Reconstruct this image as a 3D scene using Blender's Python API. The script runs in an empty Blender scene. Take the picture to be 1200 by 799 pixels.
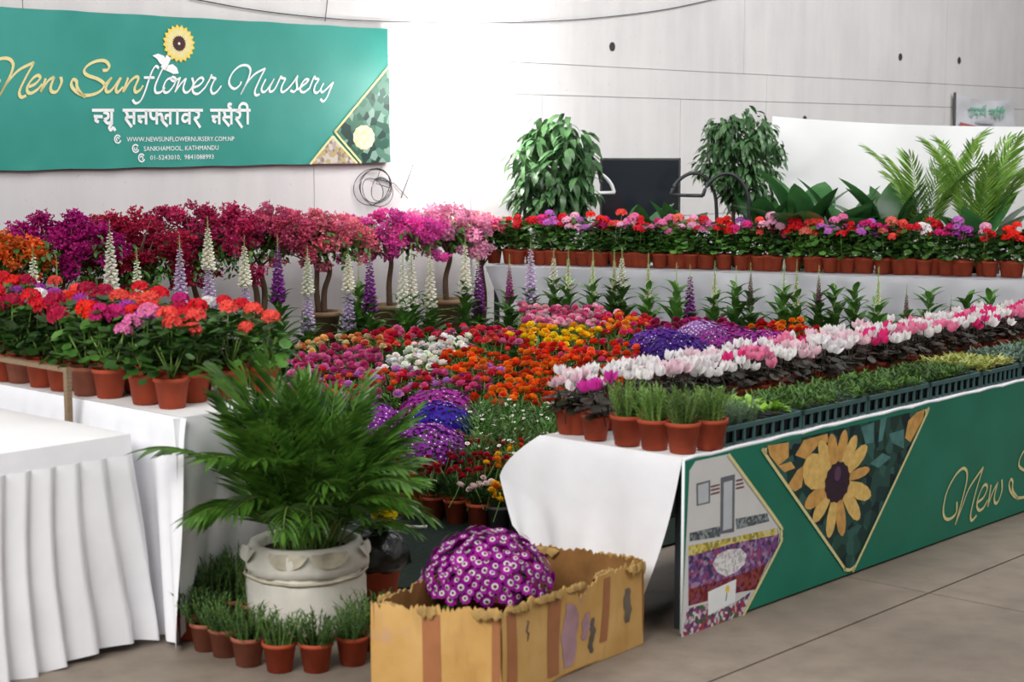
import bpy, math, random, json
import numpy as np
from math import sin, cos, pi, radians
random.seed(7)
rng = np.random.default_rng(7)
S = bpy.context.scene
COL = S.collection

# ------------------------------------------------------------------ camera, world, light, exposure
cam_d = bpy.data.cameras.new('camera'); cam = bpy.data.objects.new('camera', cam_d); COL.objects.link(cam)
cam_d.sensor_width = 36.0; cam_d.lens = 1950.0 / 1200.0 * 36.0
cam.location = (0, 0, 2.08); cam.rotation_euler = (radians(90) - math.atan(235 / 1950.0), 0, 0)
cam_d.clip_end = 200
cam_d.dof.use_dof = True; cam_d.dof.focus_distance = 11.0; cam_d.dof.aperture_fstop = 3.2
S.camera = cam
wd = bpy.data.worlds.new('hall_daylight'); S.world = wd; wd.use_nodes = True
bg = wd.node_tree.nodes['Background']; bg.inputs[0].default_value = (0.93, 0.96, 1.0, 1); bg.inputs[1].default_value = 0.17
def area(name, loc, target, sx, sy, power, col=(1, 1, 1)):
    l = bpy.data.lights.new(name, 'AREA'); l.shape = 'RECTANGLE'; l.size = sx; l.size_y = sy; l.energy = power; l.color = col
    o = bpy.data.objects.new(name, l); COL.objects.link(o); o.location = loc
    import mathutils
    o.rotation_euler = (mathutils.Vector(target) - mathutils.Vector(loc)).to_track_quat('-Z', 'Y').to_euler()
    return o
area('roof_light_front', (-4.2, 0.0, 6.0), (-0.2, 8.5, 0.3), 6, 4, 760, (1, 0.985, 0.96))
area('fill_light_right', (5.5, 3.0, 7.5), (2.0, 8.5, 0.4), 6, 4, 250, (1, 0.985, 0.96))  # added fill for the green table front, no known lamp there
area('roof_light_rear', (2.0, 11.0, 7.5), (1.0, 13.5, 1.0), 8, 3, 330, (1, 0.99, 0.98))
area('fill_light_far', (9.5, 15.0, 7.5), (7.0, 20.0, 2.0), 8, 4, 620, (1, 0.99, 0.98))  # added fill to brighten the right part of the back wall
S.view_settings.view_transform = 'Standard'; S.view_settings.look = 'None'
S.view_settings.exposure = 0.22; S.view_settings.gamma = 1.0; S.view_settings.use_curve_mapping = False

D = json.loads(r'''{"banner":[[-5.2173,3.0454],[-1.355,3.0726],[-1.3325,1.884],[-5.2658,1.8591]],"gold":[[[-5.2411,2.5238],[-5.2623,2.4861],[-5.3223,2.453],[-5.3728,2.4834],[-5.377,2.5359],[-5.3287,2.6109],[-5.2484,2.6663],[-5.1693,2.6744],[-5.131,2.6386],[-5.1469,2.5742],[-5.1895,2.4985],[-5.2526,2.4015]],[[-5.2526,2.4015],[-5.1759,2.5095],[-5.0794,2.5975],[-4.9535,2.6552]],[[-4.9535,2.6552],[-5.0136,2.5674],[-5.0783,2.4585],[-5.0867,2.4155],[-5.0673,2.3965],[-5.0305,2.4112]],[[-5.0079,2.4744],[-4.9535,2.4966],[-4.9099,2.5396],[-4.9271,2.56],[-4.9697,2.5379],[-5.0134,2.4847],[-5.021,2.4429],[-4.9919,2.4278],[-4.9371,2.4551],[-4.8935,2.4981]],[[-4.8617,2.5409],[-4.9078,2.4379]],[[-4.9077,2.44],[-4.8444,2.5203],[-4.7886,2.5534]],[[-4.7886,2.5534],[-4.8218,2.4788],[-4.811,2.4421],[-4.7681,2.4483],[-4.729,2.5127],[-4.7336,2.5549]],[[-4.3625,2.6138],[-4.3175,2.6205],[-4.3035,2.6534],[-4.3409,2.6868],[-4.4175,2.682],[-4.4945,2.6472],[-4.5274,2.6034],[-4.4971,2.5722],[-4.4094,2.5477],[-4.3533,2.5113],[-4.374,2.4676],[-4.4388,2.4338],[-4.5276,2.4213],[-4.6017,2.4465],[-4.6435,2.4936],[-4.6295,2.5365],[-4.5988,2.5266],[-4.5942,2.4841],[-4.5647,2.4366],[-4.5217,2.4107]],[[-4.3536,2.5005],[-4.2809,2.562]],[[-4.2809,2.562],[-4.3348,2.4901],[-4.3296,2.4523],[-4.284,2.4696],[-4.2031,2.5641]],[[-4.1965,2.5643],[-4.2448,2.4813],[-4.2328,2.4511],[-4.1793,2.4937]],[[-4.1311,2.5661],[-4.1833,2.4532]],[[-4.1738,2.4611],[-4.1123,2.5392],[-4.0584,2.5736],[-4.0391,2.5576],[-4.0745,2.4852],[-4.0622,2.4546],[-4.0218,2.4754],[-3.9941,2.5091]]],"white":[[[-3.842,2.6463],[-3.8685,2.6621],[-3.9033,2.6277],[-3.9391,2.5547],[-3.9825,2.4541],[-4.0246,2.387],[-4.0716,2.3696],[-4.0971,2.3967]],[[-3.9855,2.5701],[-3.8848,2.5728]],[[-3.7343,2.729],[-3.7809,2.6813],[-3.8398,2.5876],[-3.8815,2.5039],[-3.8773,2.4581],[-3.8325,2.459],[-3.7864,2.4969]],[[-3.7275,2.5769],[-3.7735,2.5526],[-3.8033,2.4965],[-3.7932,2.4598],[-3.7535,2.4653],[-3.7009,2.5174],[-3.6825,2.5642],[-3.7104,2.582],[-3.7279,2.563],[-3.6943,2.55],[-3.6479,2.5744]],[[-3.6362,2.584],[-3.6912,2.462]],[[-3.6852,2.4714],[-3.6261,2.5378],[-3.579,2.5763]],[[-3.579,2.5763],[-3.6099,2.5009],[-3.5938,2.464],[-3.5531,2.4742],[-3.5109,2.5313],[-3.5211,2.5825]],[[-3.5117,2.5032],[-3.4529,2.5234],[-3.4109,2.562],[-3.4278,2.5851],[-3.4752,2.5603],[-3.5175,2.5031],[-3.5071,2.4611],[-3.4606,2.4574],[-3.3948,2.5059]],[[-3.3948,2.5059],[-3.3458,2.5731],[-3.327,2.6114],[-3.324,2.5907],[-3.2864,2.5795],[-3.3047,2.56],[-3.336,2.4978],[-3.3192,2.4603],[-3.2772,2.4754],[-3.2282,2.524]],[[-3.0227,2.565],[-3.0413,2.5319],[-3.0951,2.5028],[-3.1414,2.5295],[-3.1461,2.5757],[-3.1034,2.6416],[-3.0315,2.6902],[-2.9601,2.6972],[-2.925,2.6656],[-2.9383,2.6092],[-2.9757,2.5428],[-3.0312,2.4576]],[[-3.0312,2.4576],[-2.9635,2.5525],[-2.8779,2.6296],[-2.7654,2.68]],[[-2.7654,2.68],[-2.8181,2.6031],[-2.8747,2.5077],[-2.8816,2.47],[-2.8639,2.4535],[-2.831,2.4664]],[[-2.7638,2.5905],[-2.808,2.5187],[-2.8026,2.4858],[-2.766,2.4913],[-2.7097,2.5493],[-2.6719,2.5977]],[[-2.6719,2.5977],[-2.7226,2.5206],[-2.7172,2.4876],[-2.6676,2.5124],[-2.5973,2.6235]],[[-2.5973,2.6235],[-2.5915,2.6046],[-2.5544,2.5961],[-2.5866,2.5428],[-2.5999,2.4996],[-2.5753,2.4878],[-2.5249,2.5156]],[[-2.5249,2.5156],[-2.461,2.5746],[-2.4158,2.6286],[-2.4293,2.585],[-2.4242,2.5275],[-2.4564,2.4931],[-2.5001,2.5018]],[[-2.4246,2.5082],[-2.3733,2.5383],[-2.3089,2.5785],[-2.2958,2.5981],[-2.3341,2.5971],[-2.3795,2.5478],[-2.3867,2.5043],[-2.3489,2.4906],[-2.2843,2.5259]],[[-2.2843,2.5259],[-2.2312,2.6241],[-2.2185,2.6099],[-2.18,2.6012],[-2.2196,2.5516],[-2.2334,2.5027],[-2.2014,2.4888],[-2.1621,2.514]],[[-2.1221,2.5735],[-2.1555,2.5239],[-2.143,2.4949],[-2.1036,2.5153],[-2.0173,2.581]],[[-2.0107,2.586],[-2.0513,2.5164],[-2.0917,2.4471],[-2.1314,2.417],[-2.1636,2.436]]],"deva":[[[-4.4685,2.3093],[-4.2699,2.3119]],[[-4.1918,2.3129],[-3.421,2.323]],[[-3.3496,2.324],[-2.9315,2.3294]],[[-4.4549,2.263],[-4.3746,2.2616]],[[-4.422,2.259],[-4.4394,2.2339],[-4.4106,2.2201]],[[-4.2919,2.3116],[-4.2956,2.2024]],[[-4.3671,2.2943],[-4.3289,2.2861],[-4.3274,2.2534],[-4.3626,2.24]],[[-4.3626,2.24],[-4.3314,2.212],[-4.2949,2.2243]],[[-4.2955,2.2057],[-4.317,2.1805],[-4.3048,2.1587],[-4.2835,2.1774],[-4.2622,2.1556]],[[-4.0866,2.3143],[-4.0902,2.2039]],[[-4.1657,2.3099],[-4.1472,2.275],[-4.1678,2.2473]],[[-4.1677,2.2506],[-4.1106,2.1839]],[[-4.1476,2.2618],[-4.0883,2.2624]],[[-3.9734,2.3158],[-3.9769,2.2047]],[[-4.0551,2.265],[-3.975,2.2658]],[[-4.0192,2.2631],[-4.0426,2.2374],[-4.0139,2.221]],[[-3.9332,2.313],[-3.9293,2.2663],[-3.9015,2.2487],[-3.8739,2.2668]],[[-3.8724,2.3171],[-3.8758,2.2054]],[[-3.8736,2.278],[-3.8326,2.2874],[-3.824,2.2561],[-3.8274,2.2337]],[[-3.7427,2.3188],[-3.7461,2.2063]],[[-3.744,2.2772],[-3.7824,2.2768],[-3.7888,2.2453]],[[-3.8195,2.2674],[-3.8139,2.2282],[-3.7712,2.1915]],[[-3.6737,2.3197],[-3.677,2.2067]],[[-3.5553,2.3213],[-3.5585,2.2076]],[[-3.5564,2.2815],[-3.6052,2.2855],[-3.6271,2.2524],[-3.5999,2.23],[-3.5571,2.2565]],[[-3.4991,2.3186],[-3.4642,2.2996],[-3.4723,2.2653],[-3.5106,2.2592]],[[-3.5106,2.2592],[-3.4504,2.1831]],[[-3.3366,2.2724],[-3.2572,2.2732]],[[-3.2558,2.3252],[-3.2589,2.2096]],[[-3.2963,2.2705],[-3.3201,2.2438],[-3.2917,2.2267]],[[-3.2123,2.3223],[-3.1987,2.2854],[-3.2213,2.2562]],[[-3.2212,2.2597],[-3.1557,2.1964]],[[-3.1991,2.2715],[-3.1332,2.2722]],[[-3.1318,2.3268],[-3.1348,2.2105]],[[-3.1316,2.335],[-3.1604,2.3578],[-3.1525,2.3787],[-3.1278,2.3722]],[[-3.0878,2.3239],[-3.0439,2.3046],[-3.0522,2.2695],[-3.0893,2.2633]],[[-3.0893,2.2633],[-3.0216,2.1855]],[[-2.9614,2.3291],[-2.9643,2.2117]],[[-2.9613,2.3349],[-2.9753,2.3757],[-3.0197,2.3832],[-3.0486,2.3547],[-3.0344,2.3281]]],"sunf":[[-3.4833,2.8548],[-3.6468,2.6965],[-3.7987,2.8415],[-3.6379,2.9993]],"lleaf":[[[-3.9019,2.7431],[-3.8457,2.7616],[-3.7902,2.7453],[-3.7688,2.7093],[-3.7925,2.6671],[-3.8313,2.6842],[-3.8581,2.72]],[[-3.7768,2.6308],[-3.7529,2.673],[-3.7074,2.6838],[-3.6683,2.6573],[-3.6503,2.6115],[-3.704,2.6053],[-3.7488,2.6224]]],"lstem":[[[-3.743,2.7425],[-3.7692,2.6955],[-3.8045,2.6438]]],"txt":[[[-4.1614,2.0701],[-3.1081,2.0765],[-4.1602,2.1065]],[[-4.0045,1.9964],[-3.2724,2.0035],[-4.0034,2.0332]],[[-3.9462,1.927],[-3.3221,1.9307],[-3.9451,1.9626]]],"icons":[[[-4.2436,2.0899]],[[-4.0803,2.0168]],[[-4.0267,1.9432]]],"bphoto":[[[-1.9915,2.1579],[-1.339,2.7247],[-1.3438,1.8842],[-1.7034,1.8801]],[[-2.2709,1.8783],[-2.032,2.1059],[-1.7546,1.8768]]],"bgold":[[[-1.3493,2.7395],[-1.9308,2.2176],[-1.9914,2.1653],[-1.9721,2.1283],[-1.6932,1.88]],[[-2.2903,1.8749],[-2.072,2.0763],[-2.022,2.1096],[-1.9829,2.0763],[-1.7444,1.8767]]],"bflower":[-1.6591,2.1064],"cable":[[-3.503,3.2134],[-2.8257,3.1571],[-2.0755,3.1339],[-1.3679,3.1412],[-0.1472,3.1882],[0.8357,3.2548],[1.7708,3.3465],[2.7847,3.4821],[3.7557,3.6593]],"coil":[-1.5009,1.671],"cable2":[[-0.8942,2.1937],[-1.0071,1.8806],[-1.1738,1.5551]],"cable3":[[-2.0333,3.311],[-2.0662,3.1052]],"cable4":[[-1.4252,1.8463],[-1.4682,1.7702],[-1.5006,1.694]],"seamU":[[3.1308,2.8572],[11.4635,2.7878]],"seamL":[[2.8277,2.5637],[9.2776,2.5041]],"vj":[9.0843,4.7651,3.0969,-0.3028],"top":[[-5.1856,3.0989],[11.356,4.103]],"sign":[[9.247,2.7109],[11.0462,2.668],[11.0584,2.1721],[9.3172,2.2021]],"signtext":[[[9.6303,2.525],[10.1121,2.508]],[[10.2153,2.5058],[10.701,2.5038]],[[9.6806,2.5198],[9.6805,2.4495],[9.7388,2.4031]],[[9.7439,2.509],[9.7505,2.415]],[[9.8319,2.5102],[9.81,2.4628],[9.8875,2.4401],[9.8655,2.3926]],[[9.9585,2.5119],[9.9525,2.4171]],[[10.0094,2.5126],[10.0009,2.4532],[10.0912,2.4424]],[[10.107,2.508],[10.1071,2.4009]],[[10.0989,2.5138],[10.0702,2.5549],[10.1206,2.5676]],[[10.244,2.468],[10.3483,2.4633]],[[10.3322,2.505],[10.3402,2.3973]],[[10.3978,2.4998],[10.3888,2.4457],[10.485,2.3866]],[[10.4763,2.5009],[10.4709,2.3986]],[[10.4759,2.5069],[10.46,2.5427],[10.4989,2.5493]],[[10.5421,2.5017],[10.5972,2.4723],[10.5462,2.4475],[10.6173,2.3819]],[[10.6744,2.5034],[10.6753,2.3884]],[[10.666,2.5094],[10.6309,2.5512],[10.5784,2.5444],[10.5939,2.5145]]],"signgrey":[[[9.8192,2.3332],[10.3851,2.3197]],[[9.8242,2.2624],[10.4298,2.2478]]],"C":[0.72,6.87],"p_edge":[[0.0008,0.7542],[1.9938,0.734],[3.1439,0.7606],[3.2066,-0.0063],[-0.0257,-0.0015]],"p_tri":[[0.5574,0.7343],[0.6281,0.7363],[1.9896,0.7311],[1.9875,0.693],[1.3677,0.0676],[1.291,0.0347],[1.2222,0.0637],[0.5791,0.6831]],"p_pet":[[[1.2311,0.7245]],[[1.335,0.6821]],[[1.4363,0.6165]],[[1.4658,0.4999]],[[1.4824,0.3653]],[[1.3819,0.2677]],[[1.2291,0.2105]],[[1.1018,0.2228]],[[0.9629,0.3266]],[[0.8873,0.4118]],[[0.8676,0.6026]],[[0.9991,0.6992]],[[1.0995,0.7212]]],"p_ctr":[[[1.1659,0.4824]],[[1.2715,0.4663]],[[1.1619,0.5752]]],"p_left":[[[0.5774,0.7364],[0.7487,0.7278],[0.7511,0.6588],[0.6657,0.6319],[0.5958,0.6904]],[[0.8035,0.6613],[0.8721,0.7211],[1.0715,0.7248],[1.0919,0.6817],[0.9997,0.684],[0.8934,0.6287]],[[0.7385,0.523],[0.8238,0.5891],[0.8942,0.6087],[0.8624,0.5038],[0.8097,0.4921]],[[0.6657,0.6319],[0.7693,0.6365],[0.8057,0.6017],[0.7186,0.5948]],[[1.799,0.6082],[1.8261,0.6912],[1.9098,0.7243],[1.9896,0.7311],[1.9771,0.6833],[1.8537,0.5792]]],"p_teal":[[[1.3764,0.7162],[1.4945,0.7273],[1.4995,0.6268],[1.4199,0.6271]],[[1.6404,0.6505],[1.7859,0.6531],[1.7913,0.5551],[1.6634,0.6048]],[[1.4645,0.5264],[1.5836,0.5624],[1.6674,0.5293],[1.5465,0.4934]],[[1.5544,0.7357],[1.6153,0.7387],[1.5803,0.6266],[1.54,0.6214]]],"p_gard":[[0.0003,0.7083],[0.0409,0.7425],[0.2789,0.7394],[0.6713,0.3668],[0.7014,0.3182],[0.6838,0.2778],[0.3968,-0.0154],[-0.0428,-0.0021]],"p_gline":[[[0.2736,0.7401],[0.6614,0.3793],[0.6953,0.3301],[0.6945,0.2976],[0.675,0.2577],[0.3879,-0.0167]],[[0.5575,0.7295],[0.5617,0.7048],[0.5793,0.6783],[1.2017,0.0937],[1.2419,0.0515],[1.291,0.0337],[1.3394,0.0412],[1.3773,0.0711],[1.9775,0.6778],[1.995,0.714],[1.9897,0.73]]],"p_items":[[[0.048,0.6458],[0.1488,0.6457],[0.1494,0.5465],[0.0534,0.5489]],[[0.0598,0.6369],[0.1371,0.6383],[0.1374,0.5536],[0.0633,0.5544]],[[0.2241,0.6445],[0.3305,0.6441],[0.3321,0.3884],[0.2269,0.3965]],[[0.2472,0.6204],[0.3117,0.6209],[0.314,0.4073],[0.2474,0.4085]],[[0.1528,0.6196],[0.2179,0.6188],[0.218,0.6115],[0.153,0.6114]],[[0.1532,0.6042],[0.2183,0.6033],[0.2185,0.595],[0.1534,0.596]],[[0.1536,0.5868],[0.2187,0.5868],[0.2189,0.5785],[0.1538,0.5785]],[[0.3383,0.6169],[0.388,0.6167],[0.3918,0.6078],[0.3385,0.6086]],[[0.3387,0.6002],[0.3956,0.5988],[0.3976,0.5912],[0.3389,0.5919]],[[0.3392,0.5835],[0.3997,0.5814],[0.4017,0.5727],[0.3394,0.5751]],[[0.0059,0.4406],[0.226,0.4329],[0.2272,0.3861],[0.0067,0.405]],[[0.3394,0.4447],[0.5848,0.4299],[0.6048,0.389],[0.3496,0.3958]],[[-0.0012,0.3862],[0.2623,0.3695],[0.6719,0.3472],[0.6863,0.3154],[0.3158,0.339],[-0.0003,0.3404]],[[-0.0003,0.3404],[0.3158,0.339],[0.6863,0.3154],[0.675,0.2577],[0.5922,0.1973],[0.3553,0.1896],[0.0027,0.1974]],[[0.0027,0.1974],[0.3553,0.1896],[0.5922,0.1973],[0.5028,0.0963],[0.3934,0.1078],[0.0042,0.1257]],[[0.1432,0.1587],[0.3522,0.1743],[0.346,0.0751],[0.1457,0.0544]],[[-0.0039,0.1171],[0.1445,0.1066],[0.1457,0.0544],[0.3497,0.069],[0.4662,0.093],[0.3968,-0.0154],[-0.038,0.0019]]],"p_whc":[[0.1747,0.2767],[0.2117,0.3112],[0.2899,0.3175],[0.3788,0.3065],[0.4284,0.2709],[0.4169,0.2306],[0.3549,0.2055],[0.2755,0.2],[0.205,0.2346]],"p_mini":[0.2857,0.1423],"p_new":[[[2.3624,0.1935],[2.357,0.1347],[2.2933,0.1133],[2.2371,0.1274],[2.2158,0.1764],[2.2469,0.2621],[2.3254,0.3318],[2.3981,0.3622],[2.4457,0.3552],[2.4674,0.3151],[2.444,0.2403],[2.3518,0.0712]],[[2.3518,0.0712],[2.4299,0.1687],[2.5005,0.25],[2.6492,0.3375]],[[2.6492,0.3375],[2.579,0.2285],[2.5283,0.1247],[2.5218,0.0792],[2.5421,0.0636],[2.5893,0.0819]],[[2.5941,0.1513],[2.6613,0.1687],[2.7017,0.2094],[2.686,0.2353],[2.6473,0.2272],[2.602,0.1781],[2.5896,0.1333],[2.6168,0.1054],[2.6654,0.1115],[2.7122,0.1464]],[[2.7462,0.2261],[2.715,0.1081]],[[2.7148,0.111],[2.7601,0.1718],[2.8262,0.2281]],[[2.8262,0.2281],[2.7912,0.1574],[2.7981,0.1183],[2.8345,0.1171],[2.877,0.1725],[2.8722,0.2354]],[[3.312,0.3119],[3.2757,0.3563],[3.1776,0.3746],[3.1061,0.3407],[3.0739,0.2969],[3.1018,0.2638],[3.2113,0.2232],[3.3238,0.1719],[3.3178,0.1134],[3.2006,0.0924],[3.0727,0.101],[2.9966,0.1393],[2.9618,0.1881],[2.9801,0.219],[3.0064,0.2006],[3.0102,0.1516],[3.0839,0.0914]]],"bed":[["daisy",-0.551,9.101],["daisy",-0.179,9.144],["daisy",0.032,9.048],["daisy",0.21,9.156],["daisy",-0.423,9.231],["daisy",-0.162,9.312],["daisy",0.025,9.241],["daisy",0.208,9.304],["daisy",-0.164,9.521],["daisy",-0.032,9.411],["daisy",0.21,9.492],["daisy",-0.186,9.704],["daisy",0.003,9.6],["daisy",0.165,9.705],["daisy",0.364,9.595],["daisy",-0.208,9.905],["daisy",0.027,9.797],["daisy",0.224,9.873],["daisy",0.419,9.759],["pinkmix",-0.986,10.095],["orange",-0.169,10.081],["daisy",-0.021,9.965],["orange",0.194,10.05],["daisy",0.36,9.966],["orange",0.595,10.09],["pinkmix",-1.197,10.144],["pinkmix",-0.958,10.265],["orange",0.008,10.167],["orange",0.196,10.231],["orange",0.382,10.139],["orange",0.572,10.232],["pinkmix",-1.34,10.414],["pinkmix",-1.142,10.333],["pinkmix",-0.983,10.416],["pinkmix",-0.778,10.366],["pinkmix",-0.558,10.438],["pinkmix",-0.21,10.442],["orange",-0.016,10.338],["orange",0.191,10.45],["orange",0.4,10.349],["orange",0.599,10.465],["pinkmix",-1.184,10.536],["pinkmix",-0.959,10.624],["pinkmix",-0.801,10.55],["pinkmix",-0.615,10.606],["pinkmix",-0.367,10.551],["pinkmix",-0.22,10.601],["orange",0.034,10.51],["orange",0.2,10.6],["orange",0.367,10.56],["orange",0.574,10.641],["pink",-1.345,10.824],["pinkmix",-1.142,10.721],["pink",-0.985,10.802],["pinkmix",-0.802,10.701],["pinkmix",-0.569,10.815],["pinkmix",-0.391,10.701],["pinkmix",-0.161,10.811],["orange",0.022,10.722],["orange",0.223,10.798],["orange",0.366,10.69],["orange",0.587,10.825],["orange",0.789,10.724],["pink",-1.391,10.987],["pink",-1.153,10.916],["pink",-0.953,10.982],["white",-0.807,10.876],["white",-0.565,10.976],["orange",-0.374,10.881],["orange",-0.209,10.983],["orange",0.022,10.882],["orange",0.225,10.994],["orange",0.394,10.922],["orange",0.589,11.0],["orange",0.813,10.915],["pink",-1.375,11.204],["pink",-1.151,11.091],["pink",-0.963,11.17],["white",-0.745,11.119],["white",-0.577,11.192],["orange",-0.369,11.13],["orange",-0.193,11.215],["orange",0.023,11.072],["orange",0.21,11.163],["orange",0.412,11.082],["redorange",0.586,11.2],["redorange",0.766,11.095],["pink",-1.335,11.345],["pink",-1.17,11.269],["pink",-0.984,11.345],["white",-0.749,11.284],["white",-0.611,11.356],["orange",-0.361,11.308],["orange",-0.194,11.377],["orange",-0.003,11.309],["redorange",0.19,11.374],["redorange",0.374,11.266],["redorange",0.555,11.368],["redorange",0.8,11.281],["cream",-1.39,11.564],["pink",-1.165,11.469],["cream",-0.967,11.594],["white",-0.581,11.565],["white",-0.403,11.482],["redorange",0.169,11.595],["redorange",0.392,11.498],["redorange",0.551,11.571],["redorange",0.801,11.442],["cream",-1.369,11.776],["cream",-1.163,11.652],["cream",-0.988,11.77],["redpink",-0.79,11.67],["white",-0.615,11.719],["white",-0.398,11.628],["redpink",-0.191,11.733],["redpink",-0.003,11.674],["yellow",0.181,11.767],["yellow",0.413,11.637],["redorange",0.807,11.648],["cream",-1.164,11.855],["redpink",-0.954,11.936],["redpink",-0.809,11.839],["redpink",-0.56,11.948],["white",-0.381,11.836],["redpink",-0.162,11.915],["redpink",-0.034,11.877],["yellow",0.225,11.948],["yellow",0.361,11.846],["emberred",1.765,11.907],["emberred",2.168,11.967],["redpink",-0.992,12.093],["redpink",-0.807,12.038],["redpink",-0.577,12.095],["redpink",-0.379,12.036],["redpink",-0.207,12.149],["yellow",0.025,12.06],["yellow",0.181,12.156],["yellow",0.41,12.003],["yellow",0.554,12.105],["darkmag",1.152,12.047],["darkmag",1.377,12.126],["emberred",1.766,12.148],["emberred",1.919,12.055],["emberred",2.123,12.145],["redpink",-0.783,12.247],["redpink",-0.389,12.233],["redpink",-0.161,12.285],["redpink",0.006,12.198],["yellow",0.164,12.302],["yellow",0.384,12.202],["yellow",0.557,12.283],["sunset",0.773,12.221],["darkmag",1.195,12.201],["darkmag",1.391,12.342],["darkmag",1.558,12.246],["emberred",1.98,12.201],["emberred",2.151,12.294],["pinkwhite",0.23,12.528],["pinkwhite",0.59,12.491],["sunset",0.761,12.425],["sunset",0.964,12.51],["darkmag",1.14,12.399],["darkmag",1.354,12.516],["darkmag",1.562,12.411],["emberred",1.98,12.423],["emberred",2.12,12.523],["pinkwhite",0.2,12.674],["pinkwhite",0.385,12.572],["pinkwhite",0.579,12.715],["sunset",0.768,12.593],["sunset",0.975,12.7],["darkmag",1.172,12.586],["darkmag",1.395,12.696],["darkmag",1.538,12.581],["emberred",1.923,12.596],["pinkwhite",0.188,12.848],["pinkwhite",0.389,12.775],["pinkwhite",0.574,12.882],["sunset",0.765,12.767],["sunset",0.975,12.863],["pinkwhite",0.212,13.072],["pinkwhite",0.417,12.999],["pinkwhite",0.595,13.07],["sunset",0.78,13.0],["pinkwhite",0.163,13.24],["pinkwhite",0.414,13.184],["pinkwhite",0.617,13.28],["pinkwhite",0.771,13.156],["pinkwhite",0.174,13.413],["pinkwhite",0.406,13.312],["pinkwhite",0.591,13.452],["pinkwhite",0.167,13.599]],"domes":[[-0.444,10.068,0.517,0.248,"magblue"],[-0.435,9.748,0.485,0.205,"blue"],[-0.5,9.341,0.428,0.252,"violet"],[-0.85,9.748,0.485,0.2,"violet"],[1.049,11.54,0.656,0.183,"violetblue"],[1.126,11.348,0.639,0.204,"indigo"],[1.353,11.797,0.68,0.151,"whiteviolet"],[1.513,11.625,0.664,0.227,"magenta"],[1.764,11.457,0.649,0.182,"magenta"]],"dia":[[-0.707,9.133],[-0.575,9.007],[-0.437,8.883],[-0.304,8.803],[-0.178,8.705],[-0.068,8.646],[0.036,8.608]],"dia2":[[-0.687,9.363],[-0.555,9.237],[-0.417,9.113],[-0.284,9.033],[-0.158,8.935],[-0.048,8.876],[0.056,8.838]],"herb":[[0.26,7.453],[0.372,7.3],[0.504,7.173],[0.615,7.071],[0.728,6.991],[0.854,7.071]],"ger":[[-2.549,7.914],[-2.395,7.771],[-2.298,7.715],[-2.16,7.579],[-2.038,7.473],[-1.89,7.32],[-1.77,7.246],[-1.576,7.079],[-1.439,6.964]],"back":[[-0.165,15.366],[0.055,15.286],[0.272,15.206],[0.465,15.136],[0.648,15.07],[0.807,15.012],[1.054,14.922],[1.18,14.876],[1.327,14.822],[1.445,14.78],[1.583,14.729],[1.728,14.677],[1.864,14.627],[2.014,14.572],[2.162,14.518],[2.296,14.47],[2.435,14.419],[2.588,14.363],[2.739,14.308],[2.882,14.256],[3.031,14.202],[3.159,14.155],[3.293,14.107],[3.485,14.037],[3.656,13.975],[3.799,13.922],[3.986,13.854],[4.178,13.784],[4.368,13.715]],"fox":[[-3.185,11.05,1.402,"w"],[-3.081,11.238,1.304,"g"],[-2.824,11.686,1.53,"w"],[-2.64,11.694,1.332,"w"],[-2.41,12.056,1.402,"l"],[-2.208,12.084,1.536,"wl"],[-1.986,12.341,1.386,"wl"],[-1.798,12.757,1.363,"p"],[-1.601,13.004,1.262,"wl"],[-1.3,13.196,1.27,"wl"],[-1.229,13.292,1.107,"g"],[-1.137,13.268,1.245,"p"],[-0.893,13.598,1.211,"w"],[-0.832,13.745,1.237,"w"],[-0.683,13.866,1.194,"w"],[-0.399,14.162,1.284,"w"],[-0.288,14.374,1.109,"p"],[-0.022,14.154,1.117,"m"],[0.158,14.026,1.263,"l"],[0.348,13.857,1.194,"w"],[0.467,13.784,1.199,"gw"],[0.675,13.855,1.173,"gw"],[0.85,13.797,1.177,"gw"],[0.912,13.778,1.199,"w"],[1.114,13.563,1.171,"gw"],[1.34,13.521,1.091,"g"],[1.458,13.583,1.072,"p"],[1.645,13.457,1.116,"gw"],[1.809,13.388,1.073,"g"],[1.912,13.298,1.107,"pg"],[2.158,13.172,1.136,"g"],[2.257,13.159,1.144,"gw"],[2.427,13.122,1.1,"pg"],[2.548,13.109,0.986,"g"],[2.72,13.154,0.968,"g"],[2.883,13.051,1.098,"gw"],[3.087,12.965,0.978,"pg"],[3.243,12.888,0.944,"g"],[3.401,12.83,0.91,"pg"],[3.509,12.765,0.916,"g"],[3.628,12.589,0.964,"g"]],"boug":[[-3.505,11.571,1.209,1.429,0.445,"orange"],[-3.219,11.883,1.125,1.588,0.683,"magenta"],[-2.832,12.306,1.027,1.608,0.707,"crimson"],[-2.417,12.759,1.094,1.675,0.785,"crimson2"],[-2.004,13.209,1.222,1.614,0.65,"rose"],[-1.574,13.678,1.135,1.57,0.701,"coral"],[-1.052,14.248,1.169,1.519,0.767,"hotpink"],[-0.586,14.757,1.175,1.529,0.636,"lightpink"],[-0.062,15.328,1.116,1.438,0.566,"coralpink"]],"ros":[[-1.348,6.803],[-1.256,6.652],[-1.166,6.573],[-1.053,6.452],[-0.918,6.378],[-0.774,6.378],[-0.638,6.463],[-0.558,6.652],[-1.279,6.974],[-1.205,7.012],[-1.088,6.925]]}''')

# ------------------------------------------------------------------ helpers
AZ = radians(42.5)
A = np.array([sin(AZ), cos(AZ), 0.0]); B = np.array([-cos(AZ), sin(AZ), 0.0]); Zv = np.array([0, 0, 1.0])
ROT_A = radians(90) - AZ            # turns local x onto A and local y onto B

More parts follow.
